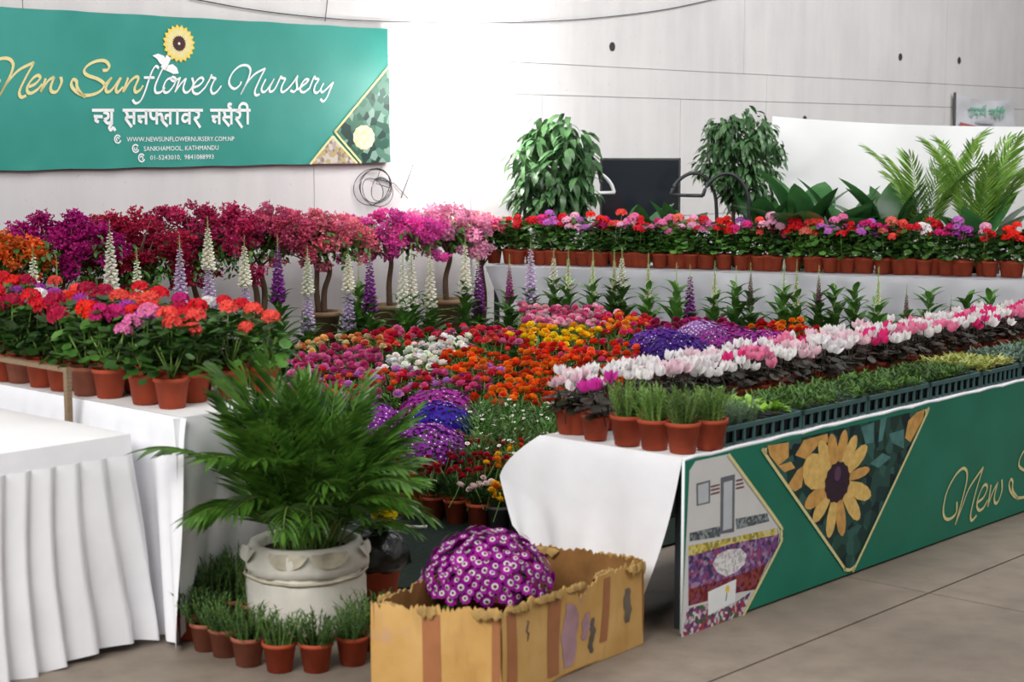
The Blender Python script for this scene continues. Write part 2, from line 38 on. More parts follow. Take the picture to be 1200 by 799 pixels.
def lin(c):
    c = c.lstrip('#'); r = [int(c[i:i + 2], 16) / 255 for i in (0, 2, 4)]
    return tuple(x / 12.92 if x <= .04045 else ((x + .055) / 1.055) ** 2.4 for x in r)
def rgba(c): return lin(c) + (1.0,)

class NT:
    def __init__(s, name):
        s.m = bpy.data.materials.new(name); s.m.use_nodes = True; s.t = s.m.node_tree; s.t.nodes.clear()
        s.out = s.t.nodes.new('ShaderNodeOutputMaterial')
    def n(s, typ, **kw):
        x = s.t.nodes.new(typ)
        for k, v in kw.items(): setattr(x, k, v)
        return x
    def l(s, a, b): s.t.links.new(a, b)
    def mix(s, fac, a, b, blend='MIX'):
        x = s.n('ShaderNodeMix', data_type='RGBA', blend_type=blend)
        for i, v in ((0, fac), (6, a), (7, b)):
            if hasattr(v, 'links'): s.l(v, x.inputs[i])
            else: x.inputs[i].default_value = v
        return x.outputs[2]
    def noise(s, scale, detail=3, coord='Object', rough=.55, vec=None):
        tc = s.n('ShaderNodeTexCoord'); nz = s.n('ShaderNodeTexNoise'); nz.inputs['Scale'].default_value = scale
        nz.inputs['Detail'].default_value = detail; nz.inputs['Roughness'].default_value = rough
        src = tc.outputs[coord]
        if vec:
            mp = s.n('ShaderNodeMapping'); mp.inputs['Scale'].default_value = vec; s.l(src, mp.inputs[0]); src = mp.outputs[0]
        s.l(src, nz.inputs['Vector']); return nz.outputs['Fac']
    def ramp(s, fac, stops):
        r = s.n('ShaderNodeValToRGB'); s.l(fac, r.inputs[0]); e = r.color_ramp.elements
        while len(e) < len(stops): e.new(.5)
        for i, (p, c) in enumerate(stops): e[i].position = p; e[i].color = c
        return r.outputs[0]
    def bsdf(s, col, rough=.6, spec=.3, bump=None, bstr=.2, bdist=.01, trans=0, metal=0, emis=None, estr=0, coat=0):
        p = s.n('ShaderNodeBsdfPrincipled')
        if hasattr(col, 'links'): s.l(col, p.inputs['Base Color'])
        else: p.inputs['Base Color'].default_value = col
        p.inputs['Roughness'].default_value = rough; p.inputs['Specular IOR Level'].default_value = spec; p.inputs['Metallic'].default_value = metal
        if coat: p.inputs['Coat Weight'].default_value = coat; p.inputs['Coat Roughness'].default_value = .1
        if emis: p.inputs['Emission Color'].default_value = emis; p.inputs['Emission Strength'].default_value = estr
        if bump is not None:
            b = s.n('ShaderNodeBump'); b.inputs['Strength'].default_value = bstr; b.inputs['Distance'].default_value = bdist
            s.l(bump, b.inputs['Height']); s.l(b.outputs[0], p.inputs['Normal'])
        res = p.outputs[0]
        if trans:
            t = s.n('ShaderNodeBsdfTranslucent')
            if hasattr(col, 'links'): s.l(col, t.inputs[0])
            else: t.inputs[0].default_value = col
            mx = s.n('ShaderNodeMixShader'); mx.inputs[0].default_value = trans; s.l(res, mx.inputs[1]); s.l(t.outputs[0], mx.inputs[2]); res = mx.outputs[0]
        s.l(res, s.out.inputs[0]); return s.m

MATS = {}
def plain(name, hexc, rough=.6, spec=.3, var=.12, scale=12, bstr=0, bdist=.004, trans=0, metal=0, vec=None):
    t = NT(name); c = lin(hexc); nz = t.noise(scale, 3, vec=vec)
    lo = tuple(x * (1 - var) for x in c) + (1,); hi = tuple(min(1, x * (1 + var)) for x in c) + (1,)
    MATS[name] = t.bsdf(t.ramp(nz, [(.3, lo), (.7, hi)]), rough, spec, nz if bstr else None, bstr, bdist, trans, metal)
def leafmat(name, c1, c2, rough=.45, trans=.22, scale=9, spec=.4):
    t = NT(name); nz = t.noise(scale, 2); oi = t.n('ShaderNodeObjectInfo')
    col = t.ramp(nz, [(.32, rgba(c1)), (.68, rgba(c2))])
    hs = t.n('ShaderNodeHueSaturation'); mr = t.n('ShaderNodeMapRange'); mr.inputs[3].default_value = .72; mr.inputs[4].default_value = 1.32
    t.l(oi.outputs['Random'], mr.inputs[0]); t.l(mr.outputs[0], hs.inputs['Value']); t.l(col, hs.inputs['Color'])
    MATS[name] = t.bsdf(hs.outputs[0], rough, spec, trans=trans)
def petalmat(name, sat=1.0, trans=.25, var=.25, scale=60):
    t = NT(name); nz = t.noise(scale, 2); oi = t.n('ShaderNodeObjectInfo')
    mr = t.n('ShaderNodeMapRange'); mr.inputs[1].default_value = .3; mr.inputs[2].default_value = .7; mr.inputs[3].default_value = 1 - var; mr.inputs[4].default_value = 1 + var * .6
    t.l(nz, mr.inputs[0]); hs = t.n('ShaderNodeHueSaturation'); t.l(mr.outputs[0], hs.inputs['Value']); t.l(oi.outputs['Color'], hs.inputs['Color'])
    MATS[name] = t.bsdf(hs.outputs[0], .55, .2, trans=trans)

petalmat('petal'); petalmat('petal_soft', trans=.3, var=.12)
leafmat('leaf_dark', '#203c16', '#3c6226'); leafmat('leaf_mid', '#30581f', '#588438'); leafmat('leaf_lime', '#6f9a2e', '#9bc04a')
leafmat('leaf_palm', '#2a4c1a', '#5c8a30', rough=.3, trans=.28, spec=.5); leafmat('leaf_areca', '#4a7a2c', '#86a848', trans=.3); leafmat('leaf_grey', '#5f7a68', '#8aa290', rough=.7)
leafmat('leaf_big', '#22482a', '#44763e', rough=.25, spec=.5, scale=4); leafmat('leaf_herb', '#56803a', '#93b062', rough=.6); leafmat('leaf_rosemary', '#2c4c28', '#52763e', rough=.6)
leafmat('leaf_tree', '#2c5230', '#5a8050', rough=.32, spec=.55, scale=5); leafmat('leaf_maroon', '#1f2418', '#3d3326', rough=.5); leafmat('leaf_seed', '#2e4c1c', '#54782f', rough=.6)
leafmat('leaf_yellow', '#8f9c48', '#c0c070', rough=.6); leafmat('stem_green', '#5a7c34', '#86a050', trans=.1); leafmat('bell_tip', '#8aa860', '#b4c886', trans=.2)
plain('terracotta', '#a8492e', .7, .25, .14, 14, .15, .002); plain('terracotta_dull', '#9a5c48', .8, .2, .18, 9, .15, .002); plain('pot_black', '#1b1c1c', .5, .4, .2); plain('pot_grey', '#4a4c4a', .7, .3, .15)
plain('pot_tan', '#8a7058', .8, .2, .2, 9); plain('soil', '#2a201a', .95, .1, .35, 60, .5, .01)
plain('bark', '#5c4a3c', .9, .15, .3, 30, .5, .006, vec=(1, 1, .25)); plain('twig', '#6a5848', .9, .15, .25, 20)
plain('cloth_white', '#eeeef2', .8, .2, .03, 7, .25, .012); plain('cloth_top', '#f1f0f0', .75, .2, .02, 5)
plain('wood_rail', '#84705a', .8, .2, .25, 18, .2, .003, vec=(1, 8, 8)); plain('steel_white', '#e6e6e6', .35, .5, .03); plain('tube_dark', '#2d2f33', .4, .5, .1)
plain('cable', '#3a3838', .6, .3, .1); plain('sack', '#d8d4c8', .6, .35, .10, 6, .6, .012); plain('sack_dirt', '#c6bda8', .8, .25, .3, 9, .4, .008)
plain('carpet', '#242e28', .95, .1, .25, 40, .3, .004); plain('riser_cloth', '#20231f', .9, .1, .2, 10); plain('plank', '#5a4638', .85, .2, .3, 8, .3, .004, vec=(.3, 6, 6))
plain('tray_green', '#3f5f5e', .55, .35, .1); plain('cell_dark', '#15191a', .6, .3, .2); plain('plastic_black', '#141615', .25, .6, .3, 20, .6, .01)
plain('sign_vinyl', '#d5d6dc', .3, .5, .05, 4, .3, .02); plain('sign_green', '#7cc0a4', .5); plain('sign_grey', '#b9bec6', .5); plain('sign_red', '#b06a6a', .6)
plain('ink_white', '#f2f4f4', .6, .2, .02); plain('ink_gold', '#e4d89c', .6, .2, .06, 30); plain('ink_yellow', '#f2d25a', .6, .2, .08, 40); plain('ink_brown', '#4a3030', .6, .2, .2, 60)
plain('ink_maroon', '#7a4a46', .6, .2, .1); plain('ink_wall', '#d9d9d8', .6, .2, .03); plain('ink_pane', '#c3c9cf', .6, .2, .05); plain('ink_slate', '#6f7078', .6, .2, .1)
plain('ink_petal', '#e6bf70', .5, .25, .16, 26); plain('ink_petal_deep', '#d2a05a', .5, .25, .2, 22); plain('ink_cone', '#33202f', .5, .3, .3, 60); plain('ink_cone_lit', '#5f3f60', .5, .3, .15, 40); plain('ink_teal', '#4f7f7c', .5, .25, .25, 14)
plain('yellow_centre', '#d8a82c', .7); plain('white_petal', '#efeae6', .6, .2, .04, trans=.2); plain('eye_dark', '#5a2a4a', .7)
plain('lamp_body', '#5c5e62', .4, .5, .05); plain('cotton_cord', '#e4e4e0', .7)

def special():
    # concrete wall
    t = NT('concrete_wall'); n1 = t.noise(1.1, 5); n2 = t.noise(3, 4, vec=(1.6, 1.6, .22)); n3 = t.noise(26, 2)
    c = t.ramp(n1, [(.3, rgba('#c6c4c5')), (.7, rgba('#d2d0d0'))])
    c = t.mix(t.ramp(n2, [(.35, (0, 0, 0, 1)), (.75, (.45, .45, .45, 1))]), c, rgba('#dcdbda'))
    c = t.mix(t.ramp(n3, [(.22, (.55, .55, .55, 1)), (.32, (0, 0, 0, 1))]), c, rgba('#a9a6a4'))
    MATS['concrete_wall'] = t.bsdf(c, .85, .2, n1, .15, .02)
    plain('concrete_joint', '#b4b1af', .9, .1, .15, 5)
    # floor slab
    t = NT('concrete_floor'); n1 = t.noise(.9, 6); n2 = t.noise(7, 4); n3 = t.noise(70, 2)
    c = t.ramp(n1, [(.3, rgba('#766a5f')), (.7, rgba('#938678'))])
    c = t.mix(t.ramp(n2, [(.4, (0, 0, 0, 1)), (.75, (.5, .5, .5, 1))]), c, rgba('#645950'))
    c = t.mix(t.ramp(n3, [(.62, (0, 0, 0, 1)), (.75, (.35, .35, .35, 1))]), c, rgba('#9a9086'))
    MATS['concrete_floor'] = t.bsdf(c, .62, .35, n2, .12, .006)
    plain('floor_joint', '#4d4641', .9, .1, .2, 5)
    # banner sheet
    t = NT('banner_green'); n1 = t.noise(2.2, 4, vec=(1, 1, .5)); n2 = t.noise(1.2, 3)
    c = t.ramp(n2, [(.3, rgba('#2c8a7e')), (.7, rgba('#3c988c'))])
    MATS['banner_green'] = t.bsdf(c, .5, .35, n1, .25, .03)
    t = NT('panel_green'); n2 = t.noise(3, 3); c = t.ramp(n2, [(.3, rgba('#0d7058')), (.7, rgba('#157c64'))])
    MATS['panel_green'] = t.bsdf(c, .42, .4, n2, .08, .01)
    # grey satin cloth
    t = NT('cloth_grey'); n1 = t.noise(1.5, 2, vec=(1, 1, 1.4)); c = t.ramp(n1, [(.3, rgba('#a6a7ad')), (.7, rgba('#b0b1b7'))])
    MATS['cloth_grey'] = t.bsdf(c, .38, .5, n1, .55, .06)
    # tarp
    plain('tarp_white', '#f4f4f6', .7, .2, .02, 2, .2, .03)
    # dark panel
    t = NT('glass_dark'); MATS['glass_dark'] = t.bsdf(rgba('#23282f'), .12, .6)
    # cardboard with stains and lilac blotches
    t = NT('cardboard'); n1 = t.noise(4.5, 5); n2 = t.noise(14, 3, vec=(1, 1, .2)); n3 = t.noise(3.1, 3)
    c = t.ramp(n1, [(.3, rgba('#c49654')), (.7, rgba('#dab070'))])
    c = t.mix(t.ramp(n2, [(.55, (0, 0, 0, 1)), (.8, (.4, .4, .4, 1))]), c, rgba('#8c6a40'))
    c = t.mix(t.ramp(n3, [(.6, (0, 0, 0, 1)), (.72, (.5, .5, .5, 1))]), c, rgba('#b090a0'))
    MATS['cardboard'] = t.bsdf(c, .8, .2, n2, .3, .004)
    plain('box_lilac', '#b49098', .8, .2, .2, 10); plain('cardboard_in', '#8a6238', .85, .15, .25, 9); plain('cardboard_torn', '#a98a56', .9, .1, .25, 25, .5, .006); plain('cardboard_tape', '#a86e48', .45, .4, .12, 8); plain('cardboard_grime', '#6c6258', .85, .15, .3, 12)
    # printed flower fields
    def field(name, cols, scale=60):
        t = NT(name); tc = t.n('ShaderNodeTexCoord'); v = t.n('ShaderNodeTexVoronoi'); v.inputs['Scale'].default_value = scale
        t.l(tc.outputs['Object'], v.inputs['Vector']); sp = t.n('ShaderNodeSeparateColor'); t.l(v.outputs['Color'], sp.inputs[0])
        r = t.n('ShaderNodeValToRGB'); r.color_ramp.interpolation = 'CONSTANT'; t.l(sp.outputs[0], r.inputs[0]); e = r.color_ramp.elements
        while len(e) < len(cols): e.new(.5)
        for i, c in enumerate(cols): e[i].position = i / len(cols); e[i].color = rgba(c)
        MATS[name] = t.bsdf(r.outputs[0], .55, .25)
    field('print_yellow', ['#c9b452', '#e0d070', '#9c8f3c', '#d8cfa0']); field('print_purple', ['#5a4680', '#7a4a88', '#8f6a9c', '#9c4a6c', '#3f3a60', '#a88aa8'])
    field('print_red', ['#7a2a30', '#93443a', '#5c2230', '#8c4a68']); field('print_mixed', ['#8c4a78', '#c9b9c0', '#4a6a40', '#a83a48', '#5a3a68', '#dcd6da'])
    field('print_white', ['#dcd9da', '#f0eeee', '#c0bcc0', '#e6e4e6'], 80); field('print_hedge', ['#5d6468', '#7c8488', '#4a5258', '#98a0a0'], 80)
    field('print_leafy', ['#1d3a3a', '#2a5048', '#16282c', '#356058', '#203c30'], 18); field('print_banner', ['#2f5548', '#527a6a', '#1f3a34', '#7c9a8c', '#3f6a58'], 14)
    field('print_arena', ['#a89a90', '#c0b8b0', '#8a7c70', '#b0a068'], 30); field('print_cream', ['#e8dcae', '#f0e6c0', '#d8c890'], 40)
special()
def lamp_mat(nm, st):
    t = NT(nm); e = t.n('ShaderNodeEmission'); e.inputs[0].default_value = (1, .985, .96, 1); e.inputs[1].default_value = st
    t.l(e.outputs[0], t.out.inputs[0]); MATS[nm] = t.m
lamp_mat('lamp_glow', 100.0); lamp_mat('added_rear_glow', 240.0)  # the stronger rear glow is added to blow out the wall

# ---- geometry collector
def Rx(a): c, s = cos(a), sin(a); return np.array([[1, 0, 0], [0, c, -s], [0, s, c]])
def Ry(a): c, s = cos(a), sin(a); return np.array([[c, 0, s], [0, 1, 0], [-s, 0, c]])
def Rz(a): c, s = cos(a), sin(a); return np.array([[c, -s, 0], [s, c, 0], [0, 0, 1]])
class MB:
    def __init__(s): s.v = []; s.f = []; s.m = []; s.n = 0
    def add(s, v, f, mi=0, R=None, t=None, sc=1.0):
        v = np.asarray(v, float) * sc
        if R is not None: v = v @ R.T
        if t is not None: v = v + np.asarray(t)
        s.v.append(v); s.f += [tuple(i + s.n for i in q) for q in f]; s.m += [mi] * len(f); s.n += len(v); return s
    def box(s, lo, hi, mi=0, R=None, t=None):
        x0, y0, z0 = lo; x1, y1, z1 = hi
        v = [(x0, y0, z0), (x1, y0, z0), (x1, y1, z0), (x0, y1, z0), (x0, y0, z1), (x1, y0, z1), (x1, y1, z1), (x0, y1, z1)]
        return s.add(v, [(0, 3, 2, 1), (4, 5, 6, 7), (0, 1, 5, 4), (1, 2, 6, 5), (2, 3, 7, 6), (3, 0, 4, 7)], mi, R, t)
    def tube(s, pts, r, n=6, mi=0, cap=True):
        pts = np.asarray(pts, float); k = len(pts); r = np.broadcast_to(r, k); tv = np.gradient(pts, axis=0)
        V = []
        for i in range(k):
            d = tv[i] / (np.linalg.norm(tv[i]) + 1e-9); ref = np.array([0, 0, 1.0]) if abs(d[2]) < .9 else np.array([1.0, 0, 0])
            a = np.cross(d, ref); a /= np.linalg.norm(a); b = np.cross(d, a)
            V += [pts[i] + r[i] * (a * cos(2 * pi * j / n) + b * sin(2 * pi * j / n)) for j in range(n)]
        F = [(i * n + j, i * n + (j + 1) % n, (i + 1) * n + (j + 1) % n, (i + 1) * n + j) for i in range(k - 1) for j in range(n)]
        if cap: F += [tuple(range(n))[::-1], tuple((k - 1) * n + j for j in range(n))]
        return s.add(V, F, mi)
    def lathe(s, prof, n=16, mi=0, t=None, wob=None):
        V = []
        for i, (r, z) in enumerate(prof):
            for j in range(n):
                q = 1 + (wob(i, 2 * pi * j / n) if wob else 0)
                V.append((r * q * cos(2 * pi * j / n), r * q * sin(2 * pi * j / n), z))
        F = [(i * n + j, i * n + (j + 1) % n, (i + 1) * n + (j + 1) % n, (i + 1) * n + j) for i in range(len(prof) - 1) for j in range(n)]
        F += [tuple(range(n))[::-1]]
        return s.add(V, F, mi, t=t)
    def disc(s, r, z, n=14, mi=0, t=None):
        return s.add([(r * cos(2 * pi * j / n), r * sin(2 * pi * j / n), z) for j in range(n)], [tuple(range(n))], mi, t=t)
    def grid(s, fn, nu, nv, mi=0):
        V = [fn(i / nu, j / nv) for i in range(nu + 1) for j in range(nv + 1)]
        F = [(i * (nv + 1) + j, (i + 1) * (nv + 1) + j, (i + 1) * (nv + 1) + j + 1, i * (nv + 1) + j + 1) for i in range(nu) for j in range(nv)]
        return s.add(V, F, mi)
    def mesh(s, name, mats, smooth=True):
        me = bpy.data.meshes.new(name); me.from_pydata(np.concatenate(s.v).tolist(), [], s.f)
        for m in ([mats] if isinstance(mats, str) else mats): me.materials.append(MATS[m])
        me.polygons.foreach_set('material_index', s.m)
        me.polygons.foreach_set('use_smooth', [smooth] * len(s.f)); me.update(); return me
    def build(s, name, mats, parent=None, smooth=True, **kw): return inst(name, s.mesh(name, mats, smooth), parent, **kw)

CLUSTER = ('leaf_cluster', 'bract_cluster')
def inst(name, me, parent=None, loc=(0, 0, 0), rot=(0, 0, 0), sc=1.0, color=None):
    o = bpy.data.objects.new(name, me); COL.objects.link(o)
    o.location = [float(x) for x in loc]; o.rotation_euler = rot; o.scale = (sc, sc, sc) if isinstance(sc, (int, float)) else sc
    if parent is not None: o.parent = parent
    if name in CLUSTER: o['kind'] = 'stuff'
    if color is not None: o.color = rgba(color) if isinstance(color, str) else color
    return o
def thing(name, label, cat, loc=(0, 0, 0), rz=0, group=None):
    o = bpy.data.objects.new(name, None); COL.objects.link(o); o.location = [float(x) for x in loc]; o.rotation_euler = (0, 0, rz); o.empty_display_size = .1
    return tag(o, label, cat, group)
def tag(o, label=None, cat=None, group=None, kind=None):
    if label: o['label'] = label
    if cat: o['category'] = cat
    if group: o['group'] = group
    if kind: o['kind'] = kind
    return o
ORD = ['first', 'second', 'third', 'fourth', 'fifth', 'sixth', 'seventh', 'eighth', 'ninth', 'tenth', 'eleventh', 'twelfth', 'thirteenth', 'fourteenth', 'fifteenth', 'sixteenth', 'seventeenth', 'eighteenth', 'nineteenth', 'twentieth'] + ['twenty-' + x for x in ('first', 'second', 'third', 'fourth', 'fifth', 'sixth', 'seventh', 'eighth', 'ninth')] + ['thirtieth'] + ['thirty-' + x for x in ('first', 'second', 'third', 'fourth', 'fifth', 'sixth', 'seventh', 'eighth', 'ninth')] + ['fortieth'] + ['forty-' + x for x in ('first', 'second', 'third', 'fourth', 'fifth')]
def jit(hexc, k=.12):
    c = lin(hexc); f = 1 + random.uniform(-k, k); g = [1 + random.uniform(-k * .4, k * .4) for _ in c]
    return tuple(max(0, min(1, x * f * y)) for x, y in zip(c, g)) + (1.0,)

def leaf(L, W, droop=.3, fold=.25, n=4, shape=1.0, wav=0):
    """pointed leaf along +x with a mid rib, bending down by droop and folded along the rib"""
    V = [(0, 0, 0)]; F = []
    for i in range(1, n):
        t = i / n; w = W * .5 * (sin(pi * t ** shape) ** .75); x = L * t; z = -droop * L * t * t; dz = fold * w + wav * W * sin(9 * t)
        V += [(x, w, z + dz), (x, 0, z), (x, -w, z + dz)]
    V.append((L, 0, -droop * L))
    F += [(0, 2, 1), (0, 3, 2)]
    for i in range(n - 2):
        a = 1 + 3 * i; F += [(a, a + 1, a + 4, a + 3), (a + 1, a + 2, a + 5, a + 4)]
    e = len(V) - 1; a = 1 + 3 * (n - 2); F += [(a, a + 1, e), (a + 1, a + 2, e)]
    return V, F
def roundleaf(r, cup=.25, n=7):
    V = [(0, 0, 0)] + [(r * (1 + cos(2 * pi * j / n)) * .98, r * sin(2 * pi * j / n), cup * r * (1 if j % 2 else .55)) for j in range(n)]
    V[0] = (r * .9, 0, 0)
    return V, [(0, j + 1, (j + 1) % n + 1) for j in range(n)]
def U(a, b): return random.uniform(a, b)
def smoothline(pts, sub=6):
    p = np.asarray(pts, float)
    if len(p) < 3: return np.array([p[0] + (p[-1] - p[0]) * t for t in np.linspace(0, 1, 5)])
    q = np.vstack([2 * p[0] - p[1], p, 2 * p[-1] - p[-2]]); out = []
    for i in range(1, len(q) - 2):
        for k in range(sub):
            t = k / sub; a, b, c, d = q[i - 1], q[i], q[i + 1], q[i + 2]
            out.append(.5 * (2 * b + (c - a) * t + (2 * a - 5 * b + 4 * c - d) * t * t + (3 * b - a - 3 * c + d) * t ** 3))
    out.append(p[-1]); return np.array(out)

# ------------------------------------------------------------------ setting: floor, wall, carpet
W0 = np.array([-.24, 16.2, 0.0])
def wpt(s, z, off=0.0): return W0 + A * s - B * off + Zv * z
floor = MB().add([(-14, -4, -.03), (18, -4, -.03), (18, 34, -.03), (-14, 34, -.03)], [(0, 1, 2, 3)]).build('floor', 'floor_joint', smooth=False)
tag(floor, 'grey-brown bare concrete floor with straight joints', None, kind='structure')
FJ = np.array([1.12, 6.625, 0])          # a joint line passes here, running along A
for i in range(-3, 5):
    for j in range(-3, 3):
        w, l = 3.4, 5.5; g = .006
        c0 = FJ + B * (i * w) + A * (j * l + 1.2); c1 = c0 + A * l; c2 = c1 + B * w; c3 = c0 + B * w
        # keep slabs in front of the wall
        sl = [c0 + (A + B) * g, c1 + (-A + B) * g, c2 - (A + B) * g, c3 + (A - B) * g]
        if min(float((p - W0) @ B) for p in sl) > -.05: continue
        sl = [p if (p - W0) @ B < -.01 else p - B * ((p - W0) @ B + .01) for p in sl]
        v = [p + Zv * z for z in (-.028, 0) for p in sl]
        MB().add(v, [(4, 5, 6, 7), (0, 1, 5, 4), (1, 2, 6, 5), (2, 3, 7, 6), (3, 0, 4, 7)]).build('floor_slab', 'concrete_floor', floor, smooth=False)
wall = MB().add([wpt(-10, -.03, -.05), wpt(18, -.03, -.05), wpt(18, 6, -.05), wpt(-10, 6, -.05), wpt(-10, -.03, -.25), wpt(18, -.03, -.25), wpt(18, 6, -.25), wpt(-10, 6, -.25)],
         [(0, 1, 2, 3), (5, 4, 7, 6), (3, 2, 6, 7), (1, 5, 6, 2), (4, 0, 3, 7)]).build('wall_back', 'concrete_joint', smooth=False)
tag(wall, 'pale grey cast concrete wall with formwork joints', None, kind='structure')
rows = [(-.02, 1.25, [-10, -6.1, -2.2, 1.2, 4.77, 9.08, 13, 18]), (1.25, 2.53, [-10, -6.1, -2.2, .8, 3.10, 4.77, 9.08, 13, 18]), (2.53, 2.84, [-10, -5, -.3, 4.77, 9.08, 13.5, 18]), (2.84, 6, [-10, -5, -.3, 4.3, 9.08, 13.5, 18])]
for z0, z1, ss in rows:
    for s0, s1 in zip(ss[:-1], ss[1:]):
        g = .003; v = [wpt(s, z, o) for o in (-.045, U(-.002, .002)) for s, z in ((s0 + g, z0 + g), (s1 - g, z0 + g), (s1 - g, z1 - g), (s0 + g, z1 - g))]
        MB().add(v, [(4, 5, 6, 7), (0, 1, 5, 4), (1, 2, 6, 5), (2, 3, 7, 6), (3, 0, 4, 7)]).build('concrete_panel', 'concrete_wall', wall, smooth=False)
for s, z in ((7.85, 3.16), (9.45, 3.17), (5.6, 2.33), (1.9, 3.05), (2.5, 3.7)):
    m = MB(); m.add([wpt(s + .05 * cos(k * pi / 4), z + .05 * sin(k * pi / 4), .004) for k in range(8)], [tuple(range(8))]); m.build('tie_hole', 'cable', wall, smooth=False)
car = MB(); cp = [(-1.35, 8.75), (-.72, 7.55), (.05, 7.62), (1.2, 8.8), (3.6, 11.4), (2.8, 13.2), (-2.1, 13.0)]
car.add([(x, y, .004) for x, y in cp] + [(x, y, .012) for x, y in cp], [tuple(range(7, 14))] + [(i, (i + 1) % 7, (i + 1) % 7 + 7, i + 7) for i in range(7)])
tag(car.build('floor_carpet', 'carpet', smooth=False), 'dark green floor covering under the central flower display', 'carpet')

# ------------------------------------------------------------------ big printed banner on the wall
def ribbon(m, pts, w, P, pen=radians(50), lo=.45, mi=0):
    q = smoothline(pts); d = np.gradient(q, axis=0); V = []
    for i, (p, t) in enumerate(zip(q, d)):
        t = t / (np.linalg.norm(t) + 1e-9); nrm = np.array([-t[1], t[0]]); ang = math.atan2(t[1], t[0])
        h = w * .5 * (lo + (1 - lo) * abs(sin(ang - pen)))
        V += [P(*(p + nrm * h)), P(*(p - nrm * h))]
    m.add(V, [(2 * i, 2 * i + 1, 2 * i + 3, 2 * i + 2) for i in range(len(q) - 1)], mi)
def poly(m, pts, P, mi=0): m.add([P(*p) for p in pts], [tuple(range(len(pts)))], mi)

def text_mesh(body, name, mat, start, end, top, P):
    """flat lettering from `start` to `end` (baseline) with cap height start->top, mapped by P(s,z)"""
    cu = bpy.data.curves.new(name, 'FONT'); cu.body = body; cu.resolution_u = 2; tmp = bpy.data.objects.new(name, cu); COL.objects.link(tmp)
    dg = bpy.context.evaluated_depsgraph_get(); me = bpy.data.meshes.new_from_object(tmp.evaluated_get(dg)); bpy.data.objects.remove(tmp)
    co = np.empty(len(me.vertices) * 3); me.vertices.foreach_get('co', co); co = co.reshape(-1, 3)
    x = (co[:, 0] - co[:, 0].min()) / np.ptp(co[:, 0]); y = (co[:, 1]) / .69
    st, en, tp = map(np.array, (start, end, top)); q = st + x[:, None] * (en - st) + y[:, None] * (tp - st)
    me.vertices.foreach_set('co', np.concatenate([P(a, b) for a, b in q])); me.materials.clear(); me.materials.append(MATS[mat]); me.update(); return me

bn = thing('printed_banner', 'long green nursery banner with sunflower logo hanging on the concrete wall', 'banner', wpt(-3.3, 1.86, .05))
o3 = wpt(-3.3, 1.86, .05)
def BP(off): return lambda s, z: wpt(s, z, .05 + off) - o3
tl, tr, br, bl = [np.array(x) for x in D['banner']]
ex = (tl - tr) * .06; tl = tl + ex; bl = bl + (bl - br) * .06
def sheet(u, v):
    p = (tl * (1 - u) + tr * u) * (1 - v) + (bl * (1 - u) + br * u) * v
    edge = min(v, 1 - v); wr = .004 * math.exp(-edge * 14) * sin(70 * u + 25 * v) + .001 * sin(11 * u + 3 * v)
    return BP(wr)(p[0], p[1] + (.003 * sin(40 * u) if v in (0, 1) else 0))
MB().grid(sheet, 120, 16).build('banner_sheet', 'banner_green', bn)
back = MB(); back.add([BP(-.035)(*tl), BP(-.035)(*tr), BP(-.035)(*br), BP(-.035)(*bl), BP(-.012)(*tl), BP(-.012)(*tr), BP(-.012)(*br), BP(-.012)(*bl)], [(4, 5, 6, 7), (0, 1, 5, 4), (1, 2, 6, 5), (2, 3, 7, 6), (3, 0, 4, 7)])
back.build('banner_frame', 'wood_rail', bn, smooth=False)
m = MB(); [ribbon(m, s, .030, BP(.006)) for s in D['gold']]; tag(m.build('gold_lettering', 'ink_gold', bn, smooth=False), 'gold script lettering New Sun')
m = MB(); [ribbon(m, s, .024, BP(.006)) for s in D['white']]; tag(m.build('white_lettering', 'ink_white', bn, smooth=False), 'white script lettering flower Nursery')
m = MB(); [ribbon(m, s, .025, BP(.006), pen=radians(45), lo=.85) for s in D['deva']]; tag(m.build('devanagari_lettering', 'ink_white', bn, smooth=False), 'white Devanagari lettering')
for (st, en, tp), body in zip(D['txt'], ('WWW.NEWSUNFLOWERNURSERY.COM.NP', 'SANKHAMOOL, KATHMANDU', '')):
    if not body:
        st, en, tp = map(np.array, (st, en, tp)); md = st + (en - st) * .475; md2 = st + (en - st) * .53
        inst('contact_line', text_mesh('01-5243010,', 'contact_line', 'ink_white', st, md, tp, BP(.006)), bn); inst('contact_line', text_mesh('9841088993', 'contact_line', 'ink_white', md2, en, md2 + tp - st, BP(.006)), bn); continue
    inst('contact_line', text_mesh(body, 'contact_line', 'ink_white', st, en, tp, BP(.006)), bn)
for (c,), k in zip(D['icons'], range(3)):
    m = MB(); ribbon(m, [(c[0] + .028 * cos(a), c[1] + .03 * sin(a)) for a in np.linspace(.6, 6.0, 14)], .011, BP(.006), lo=1); ribbon(m, [(c[0] + .012 * cos(a), c[1] + .013 * sin(a)) for a in np.linspace(2.5 * k, 2.5 * k + 4.5, 9)], .009, BP(.006), lo=1)
    m.build('contact_icon', 'ink_white', bn, smooth=False)
sx = [np.array(p) for p in D['sunf']]; sc0 = sum(sx) / 4; ra = abs(sx[0][0] - sx[2][0]) / 2; rb = abs(sx[1][1] - sx[3][1]) / 2
lg = MB(); star = lambda r0, r1, n, o: [(sc0[0] + ra * (r0 if k % 2 == 0 else r1) * cos(pi * k / n + .1), sc0[1] + rb * (r0 if k % 2 == 0 else r1) * sin(pi * k / n + .1)) for k in range(2 * n)]
poly(lg, star(1, .84, 20, 0), BP(.0065)); lg.build('logo_petals', 'ink_yellow', bn, smooth=False)
lg = MB(); poly(lg, star(.86, .70, 20, 0), BP(.007)); lg.build('logo_inner_petals', 'ink_gold', bn, smooth=False)
